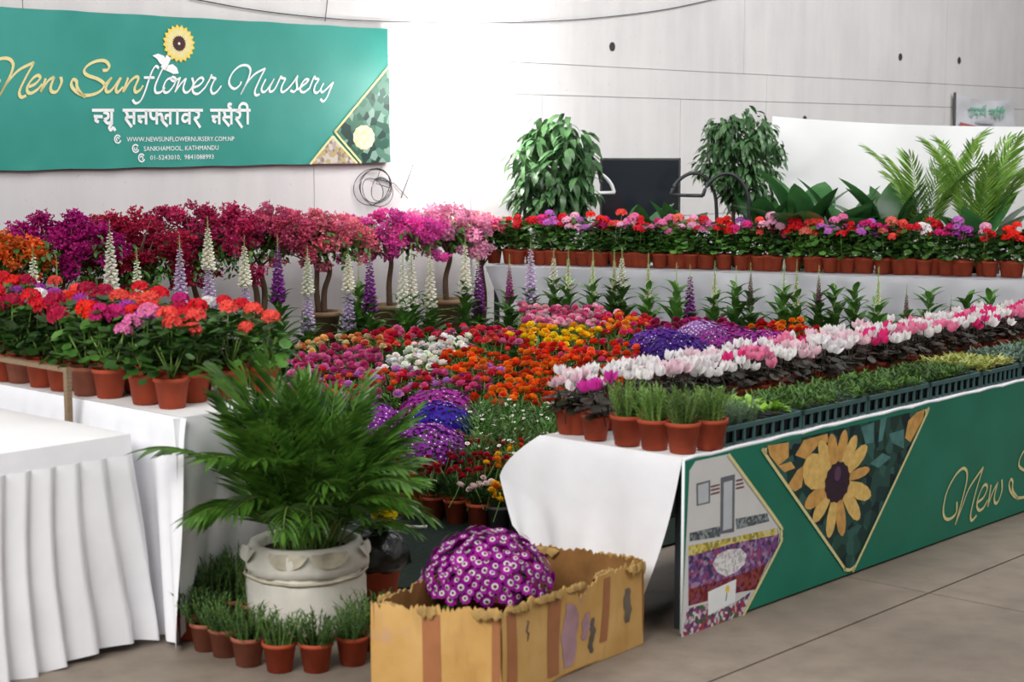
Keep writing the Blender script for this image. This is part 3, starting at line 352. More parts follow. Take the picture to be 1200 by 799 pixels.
lg = MB(); poly(lg, star(.44, .36, 20, 0), BP(.0075)); lg.build('logo_centre', 'ink_brown', bn, smooth=False)
lg = MB(); poly(lg, star(.07, .07, 6, 0), BP(.008)); [poly(lg, q, BP(.0065)) for q in D['lleaf']]; ribbon(lg, D['lstem'][0], .05, BP(.0062), lo=1); lg.build('logo_leaves', 'ink_white', bn, smooth=False)
m = MB(); poly(m, D['bphoto'][0], BP(.006)); m.build('flower_photo', 'print_banner', bn, smooth=False)
m = MB(); poly(m, D['bphoto'][1], BP(.006)); m.build('field_photo', 'print_arena', bn, smooth=False)
m = MB(); [ribbon(m, s, .02, BP(.0068), lo=1) for s in D['bgold']]; m.build('photo_border', 'ink_gold', bn, smooth=False)
bf = D['bflower']; m = MB(); poly(m, [(bf[0] + .125 * (1 + .06 * (k % 2)) * cos(k * pi / 12), bf[1] + .105 * (1 + .06 * (k % 2)) * sin(k * pi / 12)) for k in range(24)], BP(.0068)); m.build('cream_flower', 'print_cream', bn, smooth=False)

# small sign far right
sg = D['sign']; so = wpt(sg[0][0], sg[0][1] - .5, .06)
sgt = thing('vinyl_sign', 'small white vinyl sign with green Devanagari lettering, high on the wall at right', 'sign', so)
def SP(off): return lambda s, z: wpt(s, z, .06 + off) - so
q = [np.array(x) for x in sg]
def sgf(u, v):
    p = (q[0] * (1 - u) + q[1] * u) * (1 - v) + (q[3] * (1 - u) + q[2] * u) * v
    sag = -.05 * sin(pi * u) * (1 - v); return SP(.012 * sin(9 * u + 7 * v) + .008 * sin(17 * u - 11 * v))(p[0], p[1] + sag)
MB().grid(sgf, 24, 12).build('sign_sheet', 'sign_vinyl', sgt)
m = MB(); [ribbon(m, s, .026, SP(.03), lo=.9) for s in D['signtext']]; m.build('sign_lettering', 'sign_green', sgt, smooth=False)
m = MB(); [ribbon(m, s, .03, SP(.03), lo=1) for s in D['signgrey']]; m.build('sign_small_print', 'sign_grey', sgt, smooth=False)
m = MB(); poly(m, [tuple(q[3] * .97 + q[2] * .03 + np.array((0, .02))), tuple(q[3] * .1 + q[2] * .9 + np.array((0, .02))), tuple(q[3] * .1 + q[2] * .9 + np.array((0, .05))), tuple(q[3] * .6 + q[2] * .4 + np.array((0, .07))), tuple(q[3] * .97 + q[2] * .03 + np.array((0, .13)))], SP(.026)); m.build('sign_stripe', 'sign_red', sgt, smooth=False)
m = MB(); m.tube([SP(0)(sg[0][0], sg[0][1] + .02), SP(0)(sg[3][0] - .05, sg[3][1] - .4)], .02); m.build('sign_pole', 'pot_grey', sgt)

# cables on the wall
def cable(name, pts, label, r=.005, off=.02):
    o = wpt(pts[0][0], pts[0][1], off)
    c = MB(); c.tube([wpt(s, z, off) - o for s, z in smoothline(pts)], r, 5); ob = c.build(name, 'cable', loc=o); tag(ob, label, 'cable')
cable('wall_cable', D['cable'], 'thin black cable sagging along the top of the concrete wall')
cable('hanging_cable', D['cable2'], 'thin cable hanging slantwise right of the wire coil', .0035)
cable('ceiling_cable', D['cable3'], 'short thin cable dropping to the top edge of the banner', .0035)
cs, cz = D['coil']; pts = []
for k in range(160):
    a = k * .21; r = .15 + .05 * sin(k * .037 * 3); pts.append((cs + r * cos(a) * 1.1 + .06 * sin(k * .05), cz + r * .9 * sin(a) - .02))
pts = [tuple(p) for p in D['cable4']] + pts + [(cs + .25, cz + .02), (cs + .42, cz - .12)]
o = wpt(cs, cz, .03); c = MB(); c.tube([wpt(s, z, .03 + .02 * sin(i * .3)) - o for i, (s, z) in enumerate(pts)], .0035, 4); tag(c.build('wire_coil', 'cable', loc=o), 'loose coil of grey wire hanging below the banner corner', 'wire')

# ------------------------------------------------------------------ flood lamp on a pole in front of the wall
LP = np.array([-.40, 15.20, 0])
fl = thing('flood_lamp', 'glaring white flood lamp on a thin white pole before the wall', 'lamp', LP)
m = MB(); m.tube([(.03, 0, .02), (.03, 0, 2.37)], .011, 8); m.build('pole', 'steel_white', fl)
for k in range(3):
    m = MB(); m.tube([(.03, 0, .25), (.03 + .3 * cos(k * 2.1), .3 * sin(k * 2.1), .012)], .012, 6); m.build('tripod_leg', 'steel_white', fl)
m = MB(); m.box((-.18, -.01, 2.37), (.18, .01, 2.385)); m.box((-.18, -.01, 2.66), (.18, .01, 2.675)); m.box((-.195, -.01, 2.37), (-.18, .01, 2.675)); m.box((.18, -.01, 2.37), (.195, .01, 2.675)); m.build('lamp_frame', 'steel_white', fl, smooth=False)
m = MB(); m.box((-.178, -.035, 2.388), (.178, -.002, 2.657)); m.build('lamp_panel', 'lamp_glow', fl, smooth=False)
m = MB(); m.box((-.178, .002, 2.388), (.178, .035, 2.657)); m.build('rear_glow_helper', 'added_rear_glow', fl, smooth=False)  # added emitter facing the wall, its blown-out patch imitates lens bloom

# ------------------------------------------------------------------ tables
def world_R(): return ROT_A
# right table with printed green front
C = np.array([.72, 6.87, 0]); TZ = .76
rt = thing('display_table', 'long display table with white cloth end and green printed front panel', 'table', C, ROT_A)
TL, TW = 5.4, .8
m = MB(); m.box((0, 0, .70), (TL, TW, .742)); m.build('table_board', 'plank', rt, smooth=False)
for x in (.04, 1.8, 3.6, TL - .08):
    for y in (.03, TW - .07):
        m = MB(); m.box((x, y, 0), (x + .04, y + .04, .70)); m.build('leg', 'tube_dark', rt, smooth=False)
m = MB(); m.grid(lambda u, v: (u * TL, -.004 + v * (TW + .006), TZ - .004 + .003 * sin(u * 90) * sin(v * 9)), 90, 8); m.build('cloth_top', 'cloth_top', rt)
def drape(u, v):      # u along the end edge (0 front .. 1 back), v down
    t = v; s0 = .17 * t ** 1.6; s1 = TW + .20 * sin(min(1, t / .55) * pi / 2) - .22 * max(0, t - .5); zb = .045 if u < .5 else .045 + .30 * ((u - .5) / .5) ** 1.5
    z = TZ - (TZ - zb) * t; y = s0 + (s1 - s0) * u
    fold = .028 * sin(13 * u + 1.5 * t) * t + .02 * sin(29 * u + 2) * t * t + .05 * t
    lip = .02 * (1 - math.exp(-t * 14)); return (-.004 - lip - fold, y, z - .012 * (1 - math.exp(-t * 20)) * 0)
m = MB(); m.grid(drape, 60, 30); m.build('cloth_drape', 'cloth_white', rt)
def bdrape(u, v):     # back side
    return (u * TL, TW + .002 + .02 * v + .015 * v * sin(u * 60), TZ - .004 - .55 * v)
m = MB(); m.grid(bdrape, 160, 6); m.build('back_cloth', 'cloth_white', rt)
m = MB(); m.box((-.03, -.03, .012), (TL, -.012, .752)); tag(m.build('front_panel', 'panel_green', rt, smooth=False), 'green printed front panel')
fp = rt.children[-1]
m = MB(); m.tube([(-.03 + i * .09, -.021 + .004 * sin(i * 2.3), .757 + .003 * sin(i * 1.7)) for i in range(60)], .009, 6); m.tube([(-.03, -.022, .012), (-.03, -.022, .755)], .007, 6); m.build('panel_edging', 'cloth_white', rt)
# print on the panel : local (u, z) at y = -.03-off
def PP(off): return lambda u, z: (u, -.0305 - off, z)
def pr(name, mat, polys, off):
    m = MB(); [poly(m, p, PP(off)) for p in polys]; return m.build(name, mat, fp, smooth=False)
pr('garden_photo', 'ink_wall', [D['p_gard']], .0005)
I = D['p_items']
for names, mat, idx, off in (('print_window_frame', 'ink_slate', [0], .001), ('print_window_pane', 'ink_pane', [1], .0015), ('print_door_frame', 'ink_slate', [2], .001), ('print_door', 'ink_pane', [3], .0015), ('print_stripes', 'ink_maroon', [4, 5, 6, 7, 8, 9], .001),
    ('print_hedge', 'print_hedge', [10, 11], .0012), ('print_yellow_bed', 'print_yellow', [12], .001), ('print_purple_bed', 'print_purple', [13], .001), ('print_red_bed', 'print_red', [14], .001), ('print_mixed_bed', 'print_mixed', [16], .0012), ('print_card', 'ink_white', [15], .002)):
    pr(names, mat, [I[k] for k in idx], off)
pr('print_white_bed', 'print_white', [D['p_whc']], .0018)
mi = D['p_mini']; pr('print_card_flower', 'ink_yellow', [[(mi[0] + .016 * cos(k), mi[1] + .018 * sin(k)) for k in np.linspace(0, 6.28, 9)[:-1]]], .0025)
pr('print_card_stem', 'ink_teal', [[(mi[0] - .003, mi[1]), (mi[0] + .003, mi[1]), (mi[0] - .006, mi[1] - .05), (mi[0] - .014, mi[1] - .05)]], .0024)
pr('flower_photo', 'print_leafy', [D['p_tri']], .0005)
for q_ in D['p_teal']: pr('print_leaf', 'ink_teal', [q_], .001)
pr('print_petal_behind', 'ink_petal_deep', D['p_left'][:1], .0012)
for q_ in D['p_left'][1:]: pr('print_petal_behind', 'ink_petal_deep', [q_], .0012)
c0, cx, cy = [np.array(p[0]) for p in D['p_ctr']]; ca, cb = abs(cx[0] - c0[0]), abs(cy[1] - c0[1])
for k, (t,) in enumerate(D['p_pet']):
    t = np.array(t); d = t - c0; L = np.linalg.norm(d); d = d / L; nr = np.array([-d[1], d[0]]); w = .042 if k not in (10, 3) else (.085 if k == 10 else .026)
    prof = [(0.15, .35), (.4, .75), (.65, 1), (.85, .85), (.96, .45), (1, 0)]
    pts = [c0 + d * L * a + nr * w * b for a, b in prof] + [c0 + d * L * a - nr * w * b for a, b in prof[::-1][1:]]
    pr('print_petal', 'ink_petal' if k % 3 else 'ink_petal_deep', [pts], .0016 + .0002 * k)
pr('print_cone', 'ink_cone', [[(c0[0] + ca * (1 + .08 * (k % 2)) * cos(k * pi / 14), c0[1] + cb * (1 + .08 * (k % 2)) * sin(k * pi / 14)) for k in range(28)]], .0050)
pr('print_cone_top', 'ink_cone_lit', [[(c0[0] + .03 * cos(k * pi / 8), c0[1] + .04 + .035 * sin(k * pi / 8)) for k in range(16)]], .0055)
m = MB(); [ribbon(m, s, .016, PP(.006), lo=1) for s in D['p_gline']]; m.build('gold_border', 'ink_gold', fp, smooth=False)
m = MB(); [ribbon(m, s, .019, PP(.003)) for s in D['p_new']]; tag(m.build('gold_lettering', 'ink_gold', fp, smooth=False), 'gold script lettering New S')

# white skirted table, front left
WC = np.array([-1.56, 6.70, 0]); WZ = .89
wt = thing('skirted_table', 'white skirted table with pleated cloth in the left foreground', 'table', WC, ROT_A)
m = MB(); m.grid(lambda u, v: (-3.0 + 3.0 * u, v * 2.2, WZ + .002 * sin(u * 20) * sin(v * 13)), 30, 20); m.build('table_top_cloth', 'cloth_top', wt)
m = MB(); m.box((-2.98, .02, WZ - .05), (-.02, 2.18, WZ - .01)); m.build('table_board', 'plank', wt, smooth=False)
m = MB(); m.grid(lambda u, v: (-3.0 + 3.0 * u, -.004 - .008 * v, WZ - .085 * v + .001), 40, 2); m.build('cloth_band', 'cloth_white', wt)
def pleat(x): ph = (x / .118) % 1.0; return (ph if ph < .8 else (1 - ph) * 4) ** .8
def skirt(u, v):
    x = -3.0 + 3.0 * u; k = .026 + .04 * v; return (x + .09 * v * (1 if u > .97 else (u > .9) * (u - .9) / .07) + .012 * sin(7 * x + 3 * v), .008 - .016 - k * pleat(x + .01 * sin(v * 4)), WZ - .08 - (WZ - .095 + .02 * sin(x * 9)) * v)
m = MB(); m.grid(skirt, 300, 12); m.build('pleated_skirt', 'cloth_white', wt)
m = MB(); m.grid(lambda u, v: (.002 + (.012 + .010 * sin(u * 40)) * v + .02 * v * (1 - u), u * 2.2, WZ - .002 - (WZ - .03) * v), 80, 8); m.build('end_skirt', 'cloth_white', wt)
for x in (-2.9, -.14):
    for y in (.14, 2.06):
        m = MB(); m.box((x, y, 0), (x + .04, y + .04, WZ - .05)); m.build('leg', 'tube_dark', wt, smooth=False)

# geranium table behind it
GC = np.array([-1.35, 6.72, 0]); GZ = .955; GW, GL = .72, 3.4
gt = thing('flower_table', 'white-clothed table carrying potted geraniums on the left', 'table', GC, ROT_A)
m = MB(); m.grid(lambda u, v: (GW * u, GL * v, GZ + .002 * sin(v * 40) * sin(u * 9)), 10, 60); m.build('cloth_top', 'cloth_top', gt)
m = MB(); m.box((.01, .04, GZ - .045), (GW - .01, GL - .01, GZ - .008)); m.build('table_board', 'plank', gt, smooth=False)
def gfront(u, v):
    y = GL * u - .035; k = v ** 1.1; return (-.004 - .03 * (1 - math.exp(-v * 9)) - k * (.03 * sin(y * 24 + 2 * v) + .022 * sin(y * 51 + 4 * v) + .03) , y - .03 * v * math.exp(-y * 5), GZ - (GZ - .02) * v)
m = MB(); m.grid(gfront, 260, 24); m.build('front_drape', 'cloth_white', gt)
def gend(u, v):
    x = -.045 + (GW + .045) * u; return (x, -.002 - .02 * (1 - math.exp(-v * 9)) + .27 * max(0, v - .06) ** 1.1 * min(1, .15 + x * 4) - v * .012 * sin(x * 30), GZ - (GZ - .04 - .12 * u) * v)
m = MB(); m.grid(gend, 60, 16); m.build('end_drape', 'cloth_white', gt)
for x in (.14, GW - .16):
    for y in (.36, GL - .1):
        m = MB(); m.box((x, y, 0), (x + .04, y + .04, GZ - .05)); m.build('leg', 'tube_dark', gt, smooth=False)

# back table
BL0 = np.array([-.24, 15.02, 0]); BL1 = np.array([4.15, 13.45, 0]); bd = (BL1 - BL0); BLEN = np.linalg.norm(bd) + 1.2; brz = math.atan2(bd[1], bd[0]); BZ = .95
bt = thing('back_table', 'long rear table draped in shiny grey cloth, bearing geranium pots', 'table', BL0, brz)
m = MB(); m.box((0.01, .01, BZ - .05), (BLEN - .01, .62, BZ - .008)); m.build('table_board', 'plank', bt, smooth=False)
m = MB(); m.grid(lambda u, v: (BLEN * u, .64 * v, BZ + .002 * sin(u * 70)), 40, 6); m.build('cloth_top', 'cloth_grey', bt)
def bfront(u, v):
    x = BLEN * u; return (x + .42 * v * math.exp(-x * 1.6), -.003 - v * (.03 * sin(x * 6) + .022 * sin(x * 15 + 3 * v) + .012 * sin(x * 33 - 6 * v)) - .04 * v - .01 * (1 - math.exp(-v * 12)), BZ - (BZ - .05) * v)
m = MB(); m.grid(bfront, 220, 26); m.build('front_drape', 'cloth_grey', bt)
for x in (.06, 2, 4, BLEN - .1):
    for y in (.06, .54):
        m = MB(); m.box((x, y, 0), (x + .04, y + .04, BZ - .05)); m.build('leg', 'tube_dark', bt, smooth=False)

# wooden rail in front of the geranium pots
rl = thing('wooden_rail', 'weathered wooden rail with a thin post before the geranium pots', 'rail', GC + B * .70 - A * .085, ROT_A)
m = MB(); m.box((-.013, -.013, 0), (.013, .013, 1.085)); m.build('post', 'wood_rail', rl, smooth=False)
m = MB(); m.box((-.014, -.014, 1.085), (.014, 2.2, 1.105)); m.build('rail', 'wood_rail', rl, smooth=False)
m = MB(); m.box((-.013, 2.14, 0), (.013, 2.166, 1.085)); m.build('post', 'wood_rail', rl, smooth=False)

# risers under the central display
for k, (y0, y1, z, xl0, xl1, xr0, xr1) in enumerate([(9.18, 10.12, .10, -1.6, -1.75, 1.55, 2.4), (10.14, 11.20, .20, -1.75, -1.9, 2.4, 2.9), (11.22, 13.0, .32, -1.9, -1.6, 2.9, 2.95)]):
    v = [(xl0, y0, .014), (xr0, y0, .014), (xr1, y1, .014), (xl1, y1, .014), (xl0, y0, z), (xr0, y0, z), (xr1, y1, z), (xl1, y1, z)]
    m = MB().add(v, [(4, 5, 6, 7), (0, 1, 5, 4), (1, 2, 6, 5), (2, 3, 7, 6), (3, 0, 4, 7)])
    tag(m.build('display_step', 'riser_cloth', smooth=False), ['lowest', 'middle', 'highest'][k] + ' dark step under the massed flowers of the central display', 'riser')
def base_z(y): return .014 if y < 9.15 else .10 if y < 10.13 else .20 if y < 11.21 else .32
def zt(Y): return float(np.interp(Y, [8.4, 8.9, 9.5, 10.6, 11.8, 13.4], [.30, .34, .46, .57, .68, .74]))
# ledge along the wall for the bougainvillea pots
lo_ = wpt(-3.0, 0, .72)
lg = thing('plank_ledge', 'low dark plank ledge along the wall under the bougainvillea pots', 'ledge', lo_, ROT_A)
for k in range(3):
    m = MB(); m.box((-3.6, -.26 + k * .18, .34), (1.95, -.26 + k * .18 + .17, .38)); m.build('plank', 'plank', lg, smooth=False)
for x in (-3.4, -1.5, .3, 1.8):
    m = MB(); m.box((x, -.24, 0), (x + .08, .24, .34)); m.build('ledge_support', 'plank', lg, smooth=False)

# ------------------------------------------------------------------ shared plant pieces
def pot_mesh(name, mat, r=.066, h=.115):
    m = MB(); m.lathe([(r * .74, 0), (r * .97, h * .86), (r * 1.0, h * .86), (r * 1.05, h * .88), (r * 1.05, h), (r * .95, h), (r * .92, h * .84)], 18)
    m.disc(r * .93, h * .86, 18, 1); return m.mesh(name, [mat, 'soil'])
POT = pot_mesh('pot', 'terracotta'); POTD = pot_mesh('pot', 'terracotta_dull'); POTK = pot_mesh('pot', 'pot_black'); POTG = pot_mesh('pot', 'pot_grey'); 

def geranium_foliage(k):
    m = MB()
    for i in range(90):
        th = U(0, 2 * pi); el = U(.05, 1.0); rr = U(.05, .125) * (1 if el < .7 else .8); z = .02 + .19 * el + U(-.02, .02)
        V, F = roundleaf(U(.018, .030), .3); R = Rz(th) @ Ry(U(-.5, .7)) @ Rx(U(-.4, .4)); m.add(V, F, 0, R, (cos(th) * rr * (1.15 - .6 * el), sin(th) * rr * (1.15 - .6 * el), z))
    for i in range(8):
        th = U(0, 2 * pi); m.tube([(0, 0, 0), (cos(th) * .03, sin(th) * .03, .07), (cos(th) * .06, sin(th) * .06, .13)], .003, 4, 1)
    return m.mesh('foliage', ['leaf_mid' if k % 2 else 'leaf_dark', 'stem_green'])
GF = [geranium_foliage(k) for k in range(6)]
def flower_head(k):
    m = MB(); n = 20
    for i in range(n):
        ph = math.acos(1 - (i + .5) / n * 1.15); th = i * 2.4 + U(-.2, .2); d = np.array([sin(ph) * cos(th), sin(ph) * sin(th), cos(ph) * .8]); R = Rz(th) @ Ry(ph)
        for p in range(5):
            a = p * 2 * pi / 5 + U(-.2, .2); r = U(.015, .019)
            V = [(0, 0, 0), (r * .7, -r * .42, .004), (r * 1.05, 0, .006), (r * .7, r * .42, .004)]; m.add(V, [(0, 1, 2, 3)], 0, R @ Rz(a), d * .036 + np.array([0, 0, .0]))
    m.tube([(0, 0, -.13), (.004, 0, -.06), (0, 0, .03)], .0025, 5, 1)
    for i in range(8):
        th = i * .8; m.tube([(0, 0, -.0), (.022 * cos(th), .022 * sin(th), .016)], .0012, 3, 1, False)
    return m.mesh('flower_head', ['petal', 'stem_green'])
FH = [flower_head(k) for k in range(4)]
GERC = {'red': '#d8182c', 'scarlet': '#ee2a1e', 'coral': '#f2544a', 'magenta': '#c81e72', 'crimson': '#b01040', 'pink': '#e87ab0', 'lilac': '#c86cc8', 'palepink': '#f0b4d0', 'white': '#efe6ea', 'salmon': '#f27e6a', 'violet': '#a83aa0', 'hotpink': '#e0348a'}
def geranium(loc, color, label, group, heads=5, s=1.0, pot=POT, spots=None, hs=1.0):
    t = thing('potted_geranium', label, 'geranium', loc, U(0, 6.28), group); t.scale = (s, s, s)
    inst('pot', pot, t); inst('foliage', random.choice(GF), t, (0, 0, .10), (0, 0, U(0, 6.28)), U(.95, 1.12))
    for i in range(heads):
        th = U(0, 2 * pi); r = U(.01, .085); z = U(.30, .395) if r < .05 else U(.27, .35)
        inst('flower_head', random.choice(FH), t, (r * cos(th), r * sin(th), z), (r * 3 * sin(-th), r * 3 * cos(th), U(0, 6)), U(.7, 1.08) * hs, jit(GERC[color]))
    return t

# left table geraniums
names_l = ['crimson', 'red', 'crimson', 'red', 'crimson', 'scarlet', 'magenta', 'pink', 'coral']
nice = {'red': 'red', 'scarlet': 'scarlet', 'coral': 'coral red', 'magenta': 'magenta', 'crimson': 'crimson', 'pink': 'pink', 'lilac': 'lilac', 'palepink': 'pale pink', 'white': 'white', 'salmon': 'salmon', 'violet': 'violet', 'hotpink': 'hot pink'}
for i, (x, y) in enumerate(D['ger']):
    c = names_l[i]
    geranium((x, y, GZ + .003), c, nice[c] + ' geranium, ' + ORD[i] + ' pot from the left in the front row of the left table', 'front row geraniums on the left table', 3, 1.12, POTD if i in (2, 5) else POT, hs=1.0)
cols2 = ['crimson', 'red', 'red', 'magenta', 'white', 'red', 'crimson', 'violet', 'scarlet', 'violet', 'coral', 'coral']
k = 0
for row, u in enumerate((.28, .45, .62)):
    for j in range(11):
        v = 2.35 - j * .205 - row * .03
        if v < .12: continue
        c = cols2[(j + row * 4) % 12] if v > .3 else 'coral'; p = GC + A * (u + U(-.015, .015)) + B * v
        geranium((p[0], p[1], GZ + .003), c, nice[c] + ' geranium, ' + ORD[j] + ' from the left in the ' + ('second', 'third', 'rearmost')[row] + ' row on the left table', 'rear geraniums on the left table', 2, 1.1, hs=1.0)
# back table geraniums
bc = ['hotpink', 'red', 'hotpink', 'red', 'lilac', 'magenta', 'palepink', 'red', 'pink', 'pink', 'palepink', 'pink', 'scarlet', 'hotpink', 'coral', 'hotpink', 'red', 'salmon', 'lilac', 'red', 'lilac', 'magenta', 'coral', 'white', 'magenta', 'violet', 'red', 'scarlet', 'red']
bdn = bd / np.linalg.norm(bd); bn_ = np.array([-bdn[1], bdn[0], 0])
for i, (x, y) in enumerate(D['back']):
    geranium((x, y, BZ + .004), bc[i], nice[bc[i]] + ' geranium, ' + ORD[i] + ' pot from the left at the front of the back table', 'front row geraniums on the back table', 6, 1.12, hs=.95)
for i in range(24):
    p = BL0 + bdn * (.12 + i * .2) + bn_ * (.34 + .05 * (i % 2)); c = ['red', 'lilac', 'scarlet', 'pink', 'salmon', 'red', 'palepink', 'coral', 'magenta'][(i * 5) % 9]
    geranium((p[0], p[1], BZ + .004), c, nice[c] + ' geranium, ' + ORD[i] + ' from the left in the rear row of the back table', 'rear row geraniums on the back table', 4, 1.2, hs=1.0)

# ------------------------------------------------------------------ ranunculus and other bed plants
def ran_flower():
    m = MB()
    for L, (r, z, n, tilt) in enumerate([(.030, -.004, 7, .15), (.028, .000, 7, .48), (.025, .003, 7, .80), (.020, .006, 6, 1.08), (.014, .009, 5, 1.3)]):
        for p in range(n):
            a = p * 2 * pi / n + L * .45 + U(-.1, .1); q = r * U(.9, 1.1)
            V = [(.002, 0, 0), (q * .5, -q * .5, .0), (q * .9, -q * .40, .003), (q * 1.02, 0, .005), (q * .9, q * .40, .003), (q * .5, q * .5, 0)]
            m.add(V, [(0, 1, 2, 3, 4, 5)], 0, Rz(a) @ Ry(-tilt - U(-.1, .1)), (0, 0, z - .008))
    m.tube([(0, 0, -.16), (.006, 0, -.08), (0, 0, -.002)], .0022, 4, 1, False)
    return m.mesh('flower', ['petal', 'stem_green'], False)
RF = [ran_flower() for _ in range(2)]
def bed_foliage():
    m = MB()
    for i in range(60):
        th = U(0, 2 * pi); V, F = leaf(U(.05, .09), U(.012, .025), .35, .3, 3); rr = U(0, .05); m.add(V, F, 0, Rz(th) @ Ry(-U(.1, 1.3)), (rr * cos(th), rr * sin(th), U(0, .09)))
    return m.mesh('foliage', ['leaf_mid'])
BF = [bed_foliage() for _ in range(4)]
RC = {'orange': ['#e8641a', '#d8481c', '#ee8420', '#c83418', '#e85a24'], 'redorange': ['#d8301e', '#e84a24', '#c41e28', '#ee6a3c', '#d04878'], 'pink': ['#d8609c', '#c84a88', '#e07ab0', '#b83a6c'], 'pinkmix': ['#d85a90', '#c8283c', '#c884c8', '#e06a3c', '#b83a7c'], 'white': ['#f0ece4', '#f4f2ee', '#ece8dc'], 'redpink': ['#c81e34', '#d83a5c', '#b81e48', '#e0584c', '#d0709c'],
      'yellow': ['#f0c414', '#f4d41c', '#e8a818'], 'pinkwhite': ['#e06a9c', '#f0b8cc', '#d04a84', '#e8a0b4'], 'sunset': ['#e89a28', '#d83a3c', '#e0407c'], 'darkmag': ['#9c1e5c', '#b82e74', '#8c1848'], 'emberred': ['#c8281c', '#e07a1c', '#b01e24'], 'cream': ['#e8b878', '#d87a4c', '#e0c898', '#c84a50']}
RN = {'orange': 'orange and rust', 'redorange': 'red and orange', 'pink': 'rose pink', 'pinkmix': 'mixed pink and red', 'white': 'white', 'redpink': 'red and pink', 'yellow': 'bright yellow', 'pinkwhite': 'pink and white', 'sunset': 'yellow and crimson', 'darkmag': 'dark magenta', 'emberred': 'ember red and orange', 'cream': 'cream and apricot'}
RW = {'orange': 'in the middle of the central display', 'redorange': 'in the right half of the central display', 'pink': 'at the left of the central display', 'pinkmix': 'beside the violet cinerarias', 'white': 'in the white patch of the display', 'redpink': 'in the rear left of the display', 'yellow': 'in the rear middle of the display', 'pinkwhite': 'at the back before the grey cloth', 'sunset': 'at the back beside the foxgloves', 'darkmag': 'behind the purple cineraria domes', 'emberred': 'behind the cyclamens at right', 'cream': 'at the far left end of the display'}
# white daisy plants: feathery tuft with many tiny daisies
def daisy_foliage():
    m = MB()
    for i in range(230):
        th = U(0, 2 * pi); V, F = leaf(U(.03, .06), U(.006, .012), .2, .2, 2); rr = U(0, .11); m.add(V, F, 0, Rz(th) @ Ry(-U(.2, 1.4)), (rr * cos(th), rr * sin(th), U(0, .11)))
    return m.mesh('foliage', ['leaf_mid'])
def daisy():
    m = MB()
    for p in range(9):
        a = p * 2 * pi / 9; V = [(.003, 0, 0), (.010, -.0035, .001), (.013, 0, 0), (.010, .0035, .001)]; m.add(V, [(0, 1, 2, 3)], 0, Rz(a))
    m.disc(.004, .002, 7, 1); m.tube([(0, 0, -.07), (0, 0, 0)], .001, 3, 2, False)
    return m.mesh('daisy_flower', ['white_petal', 'yellow_centre', 'stem_green'])
DFo = [daisy_foliage() for _ in range(3)]; DFl = daisy()
BEDLAB = {}
for kind in sorted({k_ for k_, _, _ in D['bed']}):
    P_ = sorted([(y, x) for k_, x, y in D['bed'] if k_ == kind]); rows_ = []; 
    for y, x in P_:
        if rows_ and y - rows_[-1][0][0] < .13: rows_[-1].append((y, x))
        else: rows_.append([(y, x)])
    for ri, R_ in enumerate(rows_):
        for ci_, (y, x) in enumerate(sorted(R_, key=lambda q: q[1])): BEDLAB[(kind, x, y)] = '%s from left in the %s row of its patch' % (ORD[ci_], ORD[ri])
for kind, x, y in D['bed']:
    b = base_z(y); top = zt(y); bl_ = BEDLAB[(kind, x, y)]
    if kind == 'daisy':
        t = thing('potted_daisy', 'feathery potted white daisy, ' + bl_, 'daisy', (x, y, b), U(0, 6), 'white daisies at the front of the display')
        fz = max(.1, top - b - .15); inst('pot', POT, t, sc=(1.15, 1.15, (fz + .03) / .115)); inst('foliage', random.choice(DFo), t, (0, 0, fz), sc=1.3)
        for i in range(5):
            th = U(0, 6.28); r = U(0, .13); inst('daisy_flower', DFl, t, (r * cos(th), r * sin(th), fz + .15 + U(-.03, .03)), (U(-.5, .5), U(-.5, .5), 0), U(.8, 1.2))
        continue
    t = thing('potted_ranunculus', RN[kind] + ' ranunculus, ' + bl_, 'ranunculus', (x, y, b), U(0, 6), RN[kind] + ' ranunculus')
    fz = max(.10, top - b - .19); inst('pot', POT, t, sc=(1.15, 1.15, (fz + .03) / .115)); inst('foliage', random.choice(BF), t, (0, 0, fz), (0, 0, U(0, 6)), 1.25)
    for i in range(7):
        th = i * 2.4 + U(-.4, .4); r = .03 + .085 * math.sqrt((i + .3) / 7); c = random.choice(RC[kind])
        inst('flower', random.choice(RF), t, (r * cos(th), r * sin(th), top - b + U(-.045, .02)), (U(-.35, .35), U(-.35, .35), U(0, 6)), U(.95, 1.35), jit(c, .2))

